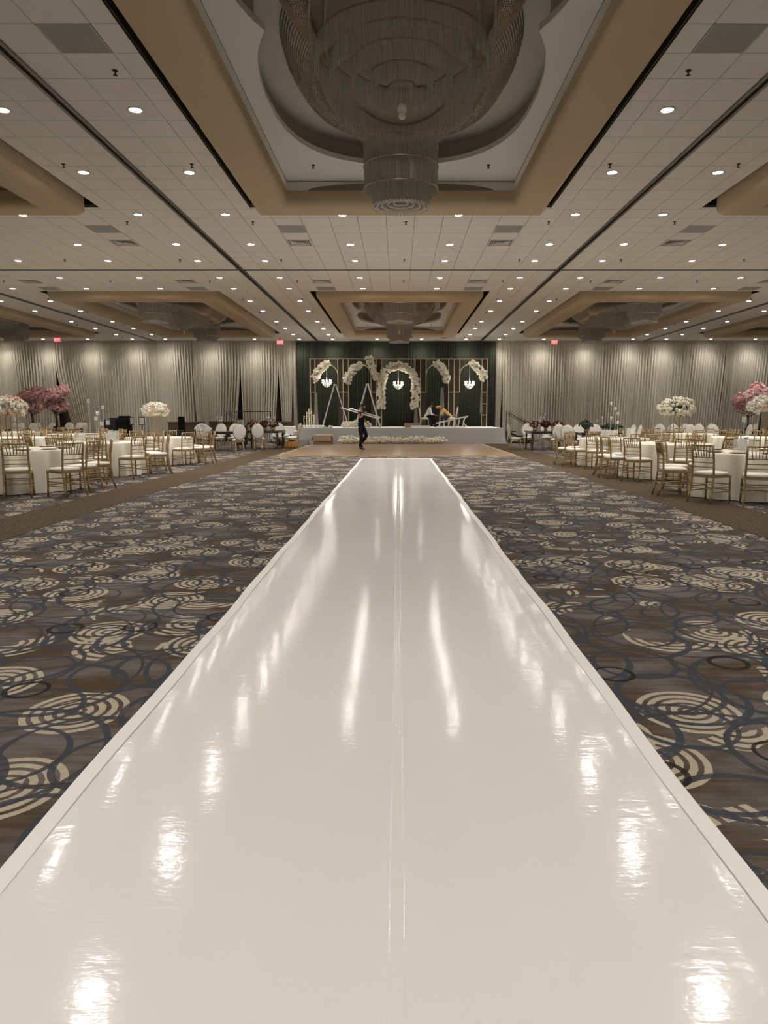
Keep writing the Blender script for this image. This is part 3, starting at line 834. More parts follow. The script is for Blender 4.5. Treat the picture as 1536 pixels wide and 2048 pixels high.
# ---- round tables
def cloth_mesh(seed):
    rnd = random.Random(seed); m = MB(); R, Zt, n = .915, .762, 120; ph = [rnd.random()*6 for _ in range(4)]
    def wav(a): return .5*math.sin(13*a+ph[0]+.9*math.sin(2*a+ph[1]))+.32*math.sin(21*a+ph[2])+.25*math.sin(5*a+ph[3])
    m.v.append((0, 0, Zt))
    rings = [(.5, Zt, 0), (.97, Zt, 0), (1.0, Zt-.006, .0), (1.004, Zt-.03, .06), (1.006, .66, .36), (1.01, .50, .66), (1.025, .28, .88), (1.05, .015, 1.0)]
    for k, z, g in rings:
        for i in range(n):
            a = 2*PI*i/n; r = R*k+.105*g*wav(a); m.v.append((r*math.cos(a), r*math.sin(a), z))
    m.f += [(0, 1+i, 1+(i+1) % n) for i in range(n)]
    for j in range(len(rings)-1):
        m.f += [(1+j*n+i, 1+(j+1)*n+i, 1+(j+1)*n+(i+1) % n, 1+j*n+(i+1) % n) for i in range(n)]
    return m.mesh('tablecloth', 'tablecloth', True)
CL = [cloth_mesh(k) for k in range(3)]
me_top = MB().lathe([(.001, .72), (.905, .72), (.905, .752), (.001, .752)], 40).mesh('tabletop', 'brown_panel')
me_leg = MB().tube([(0, 0, 0), (0, 0, .72)], .02, 8).mesh('leg', 'black_metal')
def round_table(x, y, label, group=None, i=0):
    t = thing('banquet_table', label, 'table', (x, y, 0), i*.7, group)
    for nm, me in (('tabletop', me_top), ('tablecloth', CL[i % 3])):
        o = bpy.data.objects.new(nm, me); C.objects.link(o); o.parent = t
    for k in range(4):
        o = bpy.data.objects.new('leg', me_leg); C.objects.link(o); o.parent = t; o.location = (.55*math.cos(k*PI/2+.7), .55*math.sin(k*PI/2+.7), 0)
    return t
def seat_round(x, y, explicit, total, label, group, skip=lambda a, p: False, r0=1.31, jit=.05):
    used = []
    for (px, py, turn) in explicit:
        p = PT(px, py); d = Vector((x-p.x, y-p.y)); a = math.atan2(-d.y, -d.x); used.append(a)
        dn = d.normalized(); rest_ = d.length-.26
        cxy = Vector((p.x, p.y))+dn*.25
        dist = (cxy-Vector((x, y))).length
        if dist < 1.28: cxy = Vector((x, y))-dn*1.28
        chair((cxy.x, cxy.y, .004), math.atan2(dn.y, dn.x)-PI/2+math.radians(turn), label, group)
    k = 0
    while len(used) < total:
        if not used: a = random.random()*.6; 
        else:
            u = sorted(q % (2*PI) for q in used); gaps = [((u[(i+1) % len(u)]-u[i]) % (2*PI) or 2*PI, u[i]) for i in range(len(u))]
            g, st = max(gaps)
            nfit = max(1, round(g/(2*PI/total))); a = st+g/nfit
            if nfit == 1: break
        used.append(a); r = r0+random.uniform(-jit, jit)
        p = Vector((x+r*math.cos(a), y+r*math.sin(a)))
        if skip(a, p): continue
        chair((p.x, p.y, .0), a+PI/2+random.uniform(-.12, .12), label, group)
def offview(a, p):
    d = p.y*CA+.9*SA; px = VPX+p.x*F/d; return px < -45 or px > 1581
TB = [
 ('L1', -6.95, 12.95, [(37, 997, 0), (149, 994, 8), (190, 984, 5)], 'the table with white and blush flowers'),
 ('L2', -6.95, 16.35, [(197, 961, 0), (280, 957, 6), (331, 946, 4)], 'the table before the black covered cabinet'),
 ('L3', -6.88, 20.2, [(375, 932, 5), (418, 929, 0)], 'the table with the white flower dome'),
 ('R1', 5.98, 11.85, [(1405, 1006, -6), (1515, 1014, 0), (1334, 991, 0)], 'the table with cream flowers and candles'),
 ('R2', 6.0, 15.65, [(1262, 964, -6), (1209, 957, 0)], 'the table with white flowers, dark leaves'),
 ('R3', 5.95, 19.4, [(1186, 939, -6), (1140, 934, 4)], 'the table next to the oval-backed chairs'),
]
TPOS = {}
for i, (nm, x, y, ex, what) in enumerate(TB):
    TPOS[nm] = (x, y)
    lab = {'L1': 'round table in a cream cloth carrying tall white and blush flowers', 'L2': 'round table in a cream cloth with glass candle holders before the black cabinet',
           'L3': 'round table in a cream cloth carrying the dome of white flowers near the bars', 'R1': 'round table in a cream cloth with cream flowers and tall glass candle holders',
           'R2': 'round table in a cream cloth carrying white flowers with dark leaves', 'R3': 'round table in a cream cloth with candle holders, next to the oval-backed chairs'}[nm]
    round_table(x, y, lab, None, i)
    seat_round(x, y, ex, 10, 'gold spindle-back chair with cream seat at '+what, 'gold chairs around '+what, offview)
for i, (x, y, side) in enumerate([(-10.85, 19.9, 0), (-10.85, 23.7, 0), (10.0, 20.3, 1), (10.0, 24.2, 1), (-14.7, 27.4, 0), (13.9, 23.6, 1)]):
    what = ('a plain table in the bar-side back rows', 'a plain table in the stair-side back rows')[side]
    round_table(x, y, 'plain round table in a cream cloth in the back rows on the '+('bar side' if side == 0 else 'stair side'), 'back row tables '+('on the bar side' if side == 0 else 'on the stair side'), i+1)
    seat_round(x, y, [], 10, 'gold spindle-back chair with cream seat at '+what, 'gold chairs around '+what, offview)

# ================================================================== CENTREPIECES
def flower_stand(x, y, zb_, hh, rad, label, blush=0.0, mat='blossom_white', seed=1, nb=230, leafn=.35, br=.046, legr=.12):
    random.seed(seed)
    t = thing('flower_stand', label, 'flowers', (x, y, zb_))
    q = MB()
    for k in range(4):
        a = PI/4+k*PI/2; dx, dy = legr*math.cos(a)*1.2, legr*math.sin(a)*1.2
        MB().tube([(dx, dy, 0), (dx*.95, dy*.95, hh)], .010, 6).build('leg', 'gold_metal', t)
    for z in (.008, hh): MB().tube([(legr*1.2*math.cos(PI/4+k*PI/2), legr*1.2*math.sin(PI/4+k*PI/2), z) for k in range(4)], .008, 6, closed=True).build('ring', 'gold_metal', t)
    b1, b2, lf = MB(), MB(), MB(); cz = hh+rad*.42
    for k in range(nb):
        d = rvec()
        if d.z < -.6: d.z = -d.z
        p = Vector((d.x*rad, d.y*rad, cz+d.z*rad*.62))*1.0; f = random.uniform(.82, 1.06); p = Vector((p.x*f, p.y*f, cz+(p.z-cz)*f))
        pom(b2 if random.random() < blush else b1, p, br*random.uniform(.75, 1.35), 9)
        if random.random() < leafn: leafs(lf, p*.98+Vector((0, 0, cz*.02)), d+rvec()*.6, br*random.uniform(1.2, 2.4))
    MB().ball((0, 0, cz), rad*.72, 12, 8, (1, 1, .6), .05).build('foliage_core', 'leaf' if leafn > .5 else mat, t, True)
    tag(b1.build('blossoms', mat, t, True), kind='stuff')
    if b2.v: tag(b2.build('blush_blossoms', 'blossom_blush', t, True), kind='stuff')
    if lf.v: tag(lf.build('leaves', 'leaf', t), kind='stuff')
ZT = .765
flower_stand(-7.18, 13.0, ZT, .62, .29, 'tall gold-legged arrangement of white flowers with blush blooms', .17, seed=3)
flower_stand(-7.0, 20.35, ZT, .60, .34, 'tall gold-legged dome of white flowers near the bar counters', .08, seed=4, leafn=.2)
flower_stand(6.28, 15.95, ZT, .60, .37, 'tall gold-legged arrangement of white flowers with dark leaves', .0, seed=5, leafn=.75)
flower_stand(6.22, 12.0, ZT, .66, .24, 'tall gold-legged arrangement of cream flowers among glass candle holders', .1, seed=6, nb=150)
def blossom_tree(x, y, zb_, hh, rad, label, seed, mat='blossom_pink'):
    random.seed(seed); t = thing('blossom_tree', label, 'tree', (x, y, zb_))
    tr = MB(); tr.tube([(0, 0, 0), (.03, .01, hh*.4), (-.02, 0, hh*.75), (.02, 0, hh)], [.07, .055, .045, .03], 8)
    for k in range(9):
        a = k*2.4; L = rad*.8; tr.tube([(0, 0, hh*(.6+.04*k)), (.5*L*math.cos(a), .5*L*math.sin(a), hh*(.75+.04*k)), (L*math.cos(a), L*math.sin(a), hh*(.8+.06*k))], [.025, .018, .008], 6)
    tr.build('trunk', 'bark', t, True)
    MB().lathe([(.001, 0), (.14, 0), (.16, .12), (.001, .12)], 14).build('pot', 'black', t)
    b = MB(); cs = [(Vector((rad*.62*math.cos(k*2.4)*(1 if k else 0), rad*.62*math.sin(k*2.4)*(1 if k else 0), hh+rad*(.0+1.30*((k*.37) % 1)))), rad*random.uniform(.40, .55)) for k in range(11)]
    for c, r in cs:
        for i in range(170):
            d = rvec(); floret(b, c+d*r*random.uniform(.72, 1.1), .055*random.uniform(.7, 1.3), d+rvec()*.5)
    tag(b.build('blossoms', mat, t, True), kind='stuff')
    co = MB()
    for c, r in cs: co.ball(c, r*.62, 8, 6, (1, 1, 1), .15)
    co.build('blossom_mass', mat, t, True)
for px, py, dd, hh, rad, lab, sd in ((64, 0, 34.1, 1.0, .60, 'pink blossom tree beside the white and blush arrangement', 11), (112, 0, 32.6, .98, .62, 'pink blossom tree standing alone beside the parted cream drapes', 12),
                                     (1497, 0, 27.5, .90, .58, 'pink blossom tree behind the cream flowers, next to the oval chair backs', 13), (1545, 0, 28.0, .92, .58, 'pink blossom tree at the outer end of the stair side', 14)):
    x = (px-VPX)*dd/F; blossom_tree(x, dd/CA, .766, hh, rad, lab, sd)
random.seed(21)
# dark rectangular tables (turned legs)
def turned(h_): return [(.03, 0), (.045, .02), (.03, .06)]+[(r, h_*z) for z in (0,) for r in ()]+[(.028, .2), (.06, .27), (.028, .34), (.06, .41), (.028, .48), (.05, .55), (.035, h_-.02), (.035, h_)]
def dark_table(x, y, lx, ly, rz, label, group=None):
    t = thing('dark_table', label, 'table', (x, y, 0), rz, group)
    MB().box((0, 0, .74), (lx, ly, .045)).build('tabletop', 'dark_table', t, bevel=.01)
    MB().box((0, 0, .69), (lx-.1, ly-.1, .06)).build('apron', 'dark_table', t)
    for sx in (-1, 1):
        for sy in (-1, 1): MB().lathe(turned(.67), 12, (sx*(lx/2-.08), sy*(ly/2-.08), 0)).build('leg', 'dark_table', t, True)
dark_table(-6.85, 27.9, 1.25, 1.1, .05, 'dark glossy table with turned legs beside the cream armchair')
dark_table(-5.65, 29.6, 1.5, 1.5, 0, 'dark glossy table with turned legs carrying burgundy bouquets near the orange crate')
dark_table(5.95, 28.4, 1.5, 1.5, 0, 'dark glossy table with turned legs carrying burgundy bouquets near the black stair')
dark_table(7.35, 26.0, 1.5, 1.1, 0, 'dark glossy table with turned legs carrying a dark green garland')
dark_table(11.7, 27.3, 2.6, 1.0, 0, 'dark glossy long table beside the pink blossom trees on the stair side')
dark_table(-17.0, 33.6, 3.0, 2.3, 0, 'dark glossy long table under the two pink blossom trees')
dark_table(13.95, 28.0, 1.7, .8, 0, 'dark glossy table under the pink blossom trees on the stair side')
# oval-back chairs
def make_oval():
    t = thing('oval_back_chair', 'x', 'chair')
    m = MB(); n = 28
    def ov(k, y): return [(.235*k*math.cos(2*PI*i/n), y, .76+.285*k*math.sin(2*PI*i/n)) for i in range(n)]
    rings = [ov(.02, .034), ov(.5, .032), ov(.88, .027), ov(.97, .018), ov(1, 0), ov(.97, -.018), ov(.88, -.027), ov(.5, -.032), ov(.02, -.034)]
    for r in rings: m.v += r
    for j in range(len(rings)-1): m.f += [(j*n+i, j*n+(i+1) % n, (j+1)*n+(i+1) % n, (j+1)*n+i) for i in range(n)]
    # lean
    m.v = [(x, y-.235-(z-.45)*.16, z) for x, y, z in m.v]; m.build('backrest', 'white_fabric', t, True)
    MB().tube([(.238*math.cos(2*PI*i/n), -.235-(.285*math.sin(2*PI*i/n)+.31)*.16, .76+.29*math.sin(2*PI*i/n)) for i in range(n)], .014, 6, closed=True).build('back_frame', 'gold_metal', t, True)
    MB().lathe([(.001, .43), (.215, .43), (.235, .455), (.225, .49), (.14, .505), (.001, .508)], 24).build('seat', 'white_fabric', t, True)
    MB().lathe([(.20, .385), (.225, .385), (.225, .43), (.20, .43)], 24).build('seat_rail', 'gold_metal', t)
    for sx in (-1, 1):
        MB().tube([(sx*.16, .15, .40), (sx*.18, .175, .3), (sx*.165, .165, .12), (sx*.175, .185, 0)], [.022, .018, .012, .011], 7).build('leg', 'gold_metal', t, True)
        MB().tube([(sx*.14, -.17, .42), (sx*.145, -.2, .28), (sx*.15, -.26, .1), (sx*.155, -.30, 0)], [.02, .017, .013, .011], 7).build('leg', 'gold_metal', t, True)
        MB().tube([(sx*.13, -.2, .42), (sx*.12, -.22, .51)], .014, 6).build('back_support', 'gold_metal', t, True)
    return t
oval = Spawner(make_oval())
def ovals(lst, label, group, z=0):
    for x, y, deg in lst: oval((x, y, z), math.radians(deg), label, group)
# heading 0 = facing away from the camera (+Y)
ovals([(-6.05, 26.55, 25), (-7.55, 27.9, -80), (-6.8, 28.95, 178), (-7.4, 28.95, 172)], 'white oval-backed chair at the dark table beside the cream armchair', 'oval chairs by the cream armchair')
ovals([(-5.6, 28.3, 0), (-4.45, 29.4, 95), (-4.5, 30.1, 80), (-6.15, 30.85, 180), (-5.3, 30.9, 180)], 'white oval-backed chair at the burgundy bouquet table near the orange crate', 'oval chairs near the orange crate')
ovals([(4.75, 28.5, -88), (5.5, 29.75, 180), (6.3, 29.8, 180), (6.1, 27.1, 0)], 'white oval-backed chair at the burgundy bouquet table near the black stair', 'oval chairs near the black stair')
ovals([(6.05, 24.75, -35), (7.0, 27.05, 180), (7.65, 27.05, 180), (8.5, 26.4, 95), (8.5, 25.7, 85)], 'white oval-backed chair at the table with the dark green garland', 'oval chairs at the green garland table')
ovals([(10.6, 28.3, 180), (11.13, 28.3, 178), (11.66, 28.3, 183), (12.19, 28.3, 180), (12.72, 28.3, 182), (10.75, 26.3, 0), (11.6, 26.3, 0), (13.25, 27.2, 90)], 'white oval-backed chair at the long dark table by the pink trees on the stair side', 'oval chairs by the stair-side pink trees')
ovals([(-18.2, 35.2, 180), (-17.4, 35.2, 180), (-16.6, 35.2, 175), (-16.0, 35.2, 185), (-18.0, 32.0, 0), (-17.2, 32.0, 5), (-16.4, 32.0, 0), (-15.1, 33.3, 90), (-14.7, 33.9, 110)], 'white oval-backed chair around the dark table under the two pink trees', 'oval chairs under the two pink trees')
# burgundy bouquets
def bouquet(x, y, z, rad, label, seed, mats=('blossom_burgundy', 'blossom_blush'), f2=.35, flat=1.0, leafn=.8, nb=70, group=None):
    random.seed(seed); t = thing('bouquet', label, 'flowers', (x, y, z), 0, group)
    MB().lathe([(.001, 0), (.06, 0), (.075, .07), (.06, .12), (.05, .12)], 12).build('vase', 'gold_metal', t, True)
    b1, b2, lf = MB(), MB(), MB(); cz = .12+rad*.55*flat
    for k in range(nb):
        d = rvec(); d.z = abs(d.z)*1.0-.2; p = Vector((d.x*rad, d.y*rad, cz+d.z*rad*.8*flat))
        petal_bloom(b2 if random.random() < f2 else b1, p, .045*random.uniform(.8, 1.3), d)
        if random.random() < leafn: leafs(lf, p*.97, d+rvec()*.5, random.uniform(.08, .15))
    MB().ball((0, 0, cz), rad*.75, 10, 6, (1, 1, .75*flat), .08).build('foliage_core', 'leaf', t, True)
    tag(b1.build('blossoms', mats[0], t, True), kind='stuff'); tag(lf.build('leaves', 'leaf', t), kind='stuff')
    if b2.v: tag(b2.build('pale_blossoms', mats[1], t, True), kind='stuff')
BG = 'burgundy and blush bouquets on the dark tables'
for i, (x, y, lab) in enumerate([(-6.05, 29.2, 0), (-5.6, 29.55, 0), (-5.2, 29.25, 0), (5.45, 28.2, 1), (5.95, 28.5, 1), (6.35, 28.05, 1)]):
    bouquet(x, y, .765, .21, ('burgundy and blush' if i % 3 != 1 else 'all dark burgundy')+' bouquet on the dark table near the '+('orange crate', 'black stair')[lab], 40+i, f2=(.35, .0, .3)[i % 3], group=BG)
bouquet(6.95, 26.15, .765, .24, 'dark leafy bouquet beside the green garland on the dark table', 51, ('leaf', 'blossom_white'), .12)
bouquet(7.85, 25.95, .765, .38, 'low spreading dark green garland on a stand over the dark table', 52, ('leaf', 'leaf'), 0, .32, 1, 90)
random.seed(31)
# glass candle holders
def make_candle(hh, name='candle_holder'):
    t = thing(name, 'x', 'candle holder')
    MB().lathe([(.001, 0), (.05, 0), (.045, .008), (.008, .02), (.007, hh), (.03, hh+.012), (.001, hh+.014)], 12).build('stem', 'glass', t, True)
    MB().lathe([(.030, hh+.012), (.036, hh+.05), (.034, hh+.10), (.031, hh+.10), (.028, hh+.02)], 12).build('glass_cup', 'glass', t, True)
    MB().lathe([(.001, hh+.02), (.016, hh+.02), (.016, hh+.045), (.001, hh+.045)], 8).build('candle', 'white_gloss', t)
    return t
CSP = [Spawner(make_candle(q)) for q in (.36, .48, .60, .74, .88)]
def cluster(x, y, lab, grp, idx=(0, 1, 2, 3, 4), z=ZT):
    for i, k in enumerate(idx):
        a = i*2.51; r = .08+.028*i
        CSP[k]((x+r*math.cos(a), y+r*math.sin(a), z), 0, lab, grp)
for nm, lab in (('L2', 'tall thin glass candle holder on the table before the black cabinet'), ('R1', 'tall thin glass candle holder beside the cream flowers'), ('R3', 'tall thin glass candle holder on the table next to the oval chairs')):
    x, y = TPOS[nm]; cluster(x+(.0 if nm != 'R1' else -.06), y, lab, 'glass holders: '+lab)
cluster(-7.25, 13.45, 'glass candle holder behind the white and blush flowers', 'glass holders behind the blush flowers', (0, 1))
cluster(-7.1, 28.0, 'glass candle holder on the dark table beside the cream armchair', 'glass holders by the cream armchair', (0, 1, 0, 1))
cluster(-5.5, 30.0, 'glass candle holder on the burgundy table near the orange crate', 'glass holders near the orange crate', (0, 1, 1, 0, 0, 1))
cluster(5.9, 28.8, 'glass candle holder on the burgundy table near the black stair', 'glass holders near the black stair', (0, 1, 2, 1, 0))
cluster(7.5, 26.25, 'glass candle holder on the green garland table', 'glass holders at the green garland table', (1, 0, 1))
# acrylic display cylinders on tables
def acrylic(x, y, r, h_, lab, grp):
    t = thing('acrylic_cylinder', lab, 'vase', (x, y, ZT), 0, grp)
    MB().lathe([(r, 0), (r, h_), (r-.005, h_), (r-.005, 0)], 24).build('wall', 'acrylic', t, True)
    MB().lathe([(.001, 0), (r, 0), (r, .006), (.001, .006)], 24).build('base', 'acrylic', t)
for nm, what in (('L2', 'before the black cabinet'), ('R3', 'next to the oval chairs'), ('R1', 'with the cream flowers')):
    x, y = TPOS[nm]
    for k, (dx, dy, h_) in enumerate(((-.33, -.27, .22), (.40, -.16, .26), (.10, .43, .2))): acrylic(x+dx, y+dy, .12, h_, 'clear acrylic cylinder on the cream table '+what, 'clear cylinders '+what)
# place settings
ps = thing('charger_plate', 'x', 'plate')
MB().lathe([(.001, .0), (.09, .0), (.15, .012), (.155, .014), (.09, .006), (.001, .006)], 28).build('plate', 'gold_metal', ps, True)
MB().lathe([(.001, .008), (.08, .008), (.125, .018), (.08, .012), (.001, .011)], 28).build('dinner_plate', 'silver_plate', ps, True)
plate = Spawner(ps)
for nm, lab in (('L1', 'gold-rimmed charger plate laid under the white and blush flowers'), ('R1', 'gold-rimmed charger plate laid under the cream flowers')):
    x, y = TPOS[nm]
    for k in range(10): a = 2*PI*k/10+.2; plate((x+.735*math.cos(a), y+.735*math.sin(a), ZT), 0, lab, lab+' group')

# ================================================================== STAGE PROPS
def step_ladder(loc, hh, spread, depth, label, rz=0):
    t = thing('step_ladder', label, 'ladder', loc, rz)
    for s_ in (-1, 1):
        for e in (-1, 1):
            r = MB().bar((s_*spread/2, e*depth/2, .02), (s_*.04, e*depth*.32, hh), .07, .035).build('rail', 'aluminium', t)
            MB().box((s_*spread/2, e*depth/2, .02), (.09, .05, .04)).build('foot', 'orange' if s_*e > 0 else 'black', r)
        for k in range(1, 7):
            f = k/7; x = s_*(spread/2*(1-f)+.04*f); d = depth*(1-f)+depth*.64*f
            MB().box((x, 0, hh*f), (.08 if s_ < 0 else .03, d, .025)).build('step', 'aluminium', t)
        MB().bar((0, s_*depth*.42, hh*.48), (-spread*.26, s_*depth*.42, hh*.49), .02).build('spreader', 'black_metal', t)
        MB().bar((0, s_*depth*.42, hh*.48), (spread*.26, s_*depth*.42, hh*.49), .02).build('spreader', 'black_metal', t)
    MB().box((0, 0, hh+.02), (.14, depth*.75, .05)).build('top_cap', 'aluminium', t)
p = PT(671.5, 854, SZ); step_ladder((fx(671.5)*.955, 36.6, SZ), 2.15, 1.36, .5, 'aluminium step ladder standing open beside the lit chandelier', .05)
step_ladder((fx(735)*.955, 36.9, SZ), 2.2, 1.30, .5, 'aluminium step ladder standing open behind the walking man', -.05)
# ladder lying on its side
t = thing('folded_ladder', 'aluminium ladder propped on its side beside the seated people', 'ladder', (0, 0, 0))
a0, a1 = PY(872, 846.5, 35.2), PY(936, 832.5, 35.2)
b0 = Vector((a0.x+.02, 35.2, SZ+.045)); b1 = Vector((a1.x-.12, 35.25, SZ+.045))
MB().bar(a0, a1, .04, .07).build('rail', 'aluminium', t); MB().bar(b0, b1, .04, .07).build('rail', 'aluminium', t)
for k in range(6):
    f = (k+.6)/6.2; MB().bar(a0.lerp(a1, f), b0.lerp(b1, f), .03, .05).build('step', 'aluminium', t)
MB().tube([a1, a1+Vector((-.18, 0, -.12)), a1+Vector((-.24, 0, -.28)), b1+Vector((-.05, 0, .12)), b1+Vector((.12, 0, -.005))], .025, 6).build('end_brace', 'leaf_bright' if False else 'aluminium', t)
def carton(loc, d, label, rz=0, mat='cardboard', flaps=True, name='carton'):
    t = thing(name, label, 'box', loc, rz); x, y, z = d; th = .012
    m = MB()
    for c, e in (((0, -y/2, z/2), (x, th, z)), ((0, y/2, z/2), (x, th, z)), ((-x/2, 0, z/2), (th, y, z)), ((x/2, 0, z/2), (th, y, z)), ((0, 0, th/2), (x, y, th))): m.box(c, e)
    m.build('body', mat, t)
    if flaps:
        for s_ in (-1, 1):
            MB().bar((s_*x/2, 0, z), (s_*(x/2+.16), 0, z-.22), .0, ) if False else None
            q = MB(); q.box((0, 0, -.13), (th, y*.96, .26), None); o = q.build('flap', mat, t); o.location = (s_*(x/2+.008), 0, z); o.rotation_euler = (0, -s_*math.radians(28), 0)
        q = MB(); q.box((0, -.12, 0), (x*.96, .24, th)); o = q.build('flap', mat, t); o.location = (0, -y/2-.006, z); o.rotation_euler = (math.radians(72), 0, 0)
        q = MB(); q.box((0, .1, 0), (x*.96, .2, th)); o = q.build('flap', mat, t); o.location = (0, y/2+.006, z); o.rotation_euler = (math.radians(20), 0, 0)
    return t
carton((PT(646, 889.5).x, 33.6, .0), (.85, .5, .42), 'open brown cardboard box on the floor against the stage skirt')
carton((-4.75, 33.75, 0), (.85, .5, .24), 'grey flat box beside the brown carton on the floor', 0, 'grey_box', False)
carton((PY(824, 850, 35.3).x, 35.4, SZ), (.72, .4, .22), 'open brown carton on the stage next to the white flat box', .05, 'cardboard', False)
carton((PY(841, 850, 34.95).x, 34.95, SZ), (.95, .36, .11), 'flat white box on the front edge of the stage', 0, 'white_gloss', False, 'flat_box')
cr = thing('crate', 'orange plastic crate on the carpet beside the dance floor', 'crate', (PT(579, 895).x, 31.0, 0), .1)
m = MB()
for c, e in (((0, -.2, .13), (.5, .02, .2)), ((0, .2, .13), (.5, .02, .2)), ((-.24, 0, .13), (.02, .4, .2)), ((.24, 0, .13), (.02, .4, .2)), ((0, 0, .02), (.5, .4, .02))): m.box(c, e)
m.build('body', 'orange', cr)
q = MB()
for x in (-.2, .2):
    for y in (-.2, .2): q.box((x, y, .235), (.05, .03, .02))
q.build('corner', 'orange', cr)
carton((PT(600, 891).x-.05, 31.6, 0), (.55, .45, .14), 'low pale box on the floor beside the orange crate', .1, 'grey_box', False)
# leafy plant in black pot
pp = thing('potted_plant', 'bright green leafy plant in a black bucket near the orange crate', 'plant', (PT(576, 888).x, 32.3, 0))
MB().lathe([(.001, 0), (.17, 0), (.22, .40), (.20, .40), (.19, .36), (.001, .36)], 18).build('pot', 'black', pp, True)
random.seed(5); lf = MB()
for k in range(16):
    a = k*2.39; d = Vector((math.cos(a)*.7, math.sin(a)*.7, 1.0+.3*random.random())); lf = MB(); leafs(lf, (.05*math.cos(a), .05*math.sin(a), .36), d, .36+.12*random.random(), .5)
    lf.build('leaf', 'leaf_bright', pp)
bouquet(PT(590, 887).x+.12, 33.1, 0.0, .22, 'bunch of dark stems standing on the floor beside the green plant', 61, ('blossom_burgundy', 'blossom_white'), .3, 1.3, 1, 50)
# glass votives on stage corner
vv = thing('glass_votive', 'small glass candle cup standing on the stage corner', 'candle holder', group='glass cups on the stage corner')
MB().lathe([(.001, 0), (.05, 0), (.06, .14), (.055, .14), (.045, .012)], 12).build('cup', 'glass_bright', vv, True); MB().lathe([(.001, .012), (.035, .012), (.035, .06), (.001, .06)], 10).build('candle', 'white_gloss', vv)
vot = Spawner(vv)
for k in range(14): vot((-4.68+.14*(k % 7), 34.75+.16*(k//7), SZ))
for k in range(5): vot((-4.6+.14*k, 34.9, SZ+.152)) if False else None
gs = thing('candle_stick', 'slim gold candlestick with pearl cups in the cluster on the stage', 'candle holder', group='gold candlesticks on the stage')
MB().lathe([(.001, 0), (.05, 0), (.045, .012), (.018, .02), (.018, 1.0), (.001, 1.0)], 10).build('stem', 'gold_paint', gs, True)
q = MB()
for k in range(4): a = k*2.2; q.ball((.06*math.cos(a), .06*math.sin(a), .4+.17*k), .020, 8, 5)
tag(q.build('pearl_cups', 'pearl', gs, True), kind='stuff')
stick = Spawner(gs)
for k, (px, hsc) in enumerate(((608, .6), (613, .8), (618, .95), (623, .85), (628, .65))): stick((PY(px, 840, 36.2).x, 36.2+.12*(k % 2), SZ), k*.7, None, None, (1, 1, hsc))
garland('flower_scraps', [(-4.1, 35.2, SZ+.03), (-3.3, 35.2, SZ+.03)], .05, 22, 'few loose white flower scraps on the stage near the ladder', 'flowers', br=.045, flat=SZ+.004, core='leaf')

# ---- portable stairs with rails
def stage_stair(loc, rz, label):
    t = thing('stage_stair', label, 'stair', loc, rz)
    for k in range(3):
        MB().box((.42-.34*k if False else -.25+.36*k, 0, .58-.22*k), (.34, 1.0, .05)).build('tread', 'black', t)
    for sy in (-.48, .48):
        m = MB(); m.bar((-.42, sy, .56), (.62, sy, .06), .04, .05); m.bar((-.40, sy, 0), (-.40, sy, .58), .04); m.bar((.60, sy, 0), (.60, sy, .14), .04); m.bar((-.40, sy, .05), (.6, sy, .05), .03); m.bar((-.40, sy, .36), (.5, sy, .36), .025) if sy < 0 else None
        m.build('side_frame', 'black_metal', t)
        r = MB(); r.tube([(-.45, sy, .05), (-.45, sy, 1.62), (.62, sy, 1.0), (.62, sy, .0)], .02, 8); r.tube([(-.45, sy, 1.5), (.62, sy, .88)], .014, 6); r.build('handrail', 'black_metal', t)
    return t
stage_stair((5.95, 35.6, 0), 0, 'black portable stair with handrails at the end of the stage')
stage_stair((-8.6, 37.6, 0), 0, 'black portable stair with handrails between the brown bar counters')

# ---- bars, sofa, armchair, rack, signs (back corner)
def bar_counter(x, y, L, label, rz=0):
    t = thing('bar_counter', label, 'counter', (x, y, 0), rz)
    MB().box((0, 0, .52), (L, .6, 1.0)).build('body', 'brown_panel', t)
    MB().box((0, -.02, 1.045), (L+.06, .68, .05)).build('top', 'brown_panel', t, bevel=.01)
    n = max(1, round(L/.85))
    for k in range(n): MB().box((-L/2+L*(k+.5)/n, -.31, .52), (L/n-.05, .02, .92)).build('front_panel', 'brown_panel', t)
    MB().box((0, 0, .015), (L-.1, .5, .03)).build('plinth', 'black', t)
bar_counter(-11.0, 36.6, 1.7, 'brown lacquer bar counter beside the cream armchair')
bar_counter(-9.6, 38.5, 1.3, 'brown lacquer bar counter behind the black handrail stair')
bar_counter(-6.15, 37.4, 1.1, 'brown lacquer bar counter behind the white sofa')
ac = thing('armchair', 'cream curved-back armchair beside the brown bar counter', 'armchair', (-9.55, 34.5, 0), .5)
m = MB(); n = 18
for j, (z, k) in enumerate(((.12, .95), (.5, 1.0), (.95, 1.06), (1.0, 1.0), (.95, .88), (.45, .84))):
    for i in range(n+1): a = PI*1.0*i/n-.0; m.v.append((.42*k*math.cos(a), .40*k*math.sin(a), z-.25*abs(math.cos(a))**2*(1 if z > .6 else 0)))
for j in range(5):
    for i in range(n): q = j*(n+1)+i; m.f.append((q, q+1, q+n+2, q+n+1))
m.build('shell', 'white_fabric', ac, True)
MB().box((0, .0, .36), (.68, .7, .18)).build('seat_cushion', 'white_fabric', ac, bevel=.04)
for sx in (-.3, .3):
    for sy in (-.28, .28): MB().tube([(sx, sy, 0), (sx*.95, sy*.95, .28)], .02, 8).build('leg', 'gold_metal', ac)
sf = thing('sofa', 'white upholstered sofa beside the brown bar counter and the green plant', 'sofa', (-5.75, 35.4, 0), .0)
MB().box((0, 0, .34), (1.1, .8, .22)).build('seat_cushion', 'white_fabric', sf, bevel=.05)
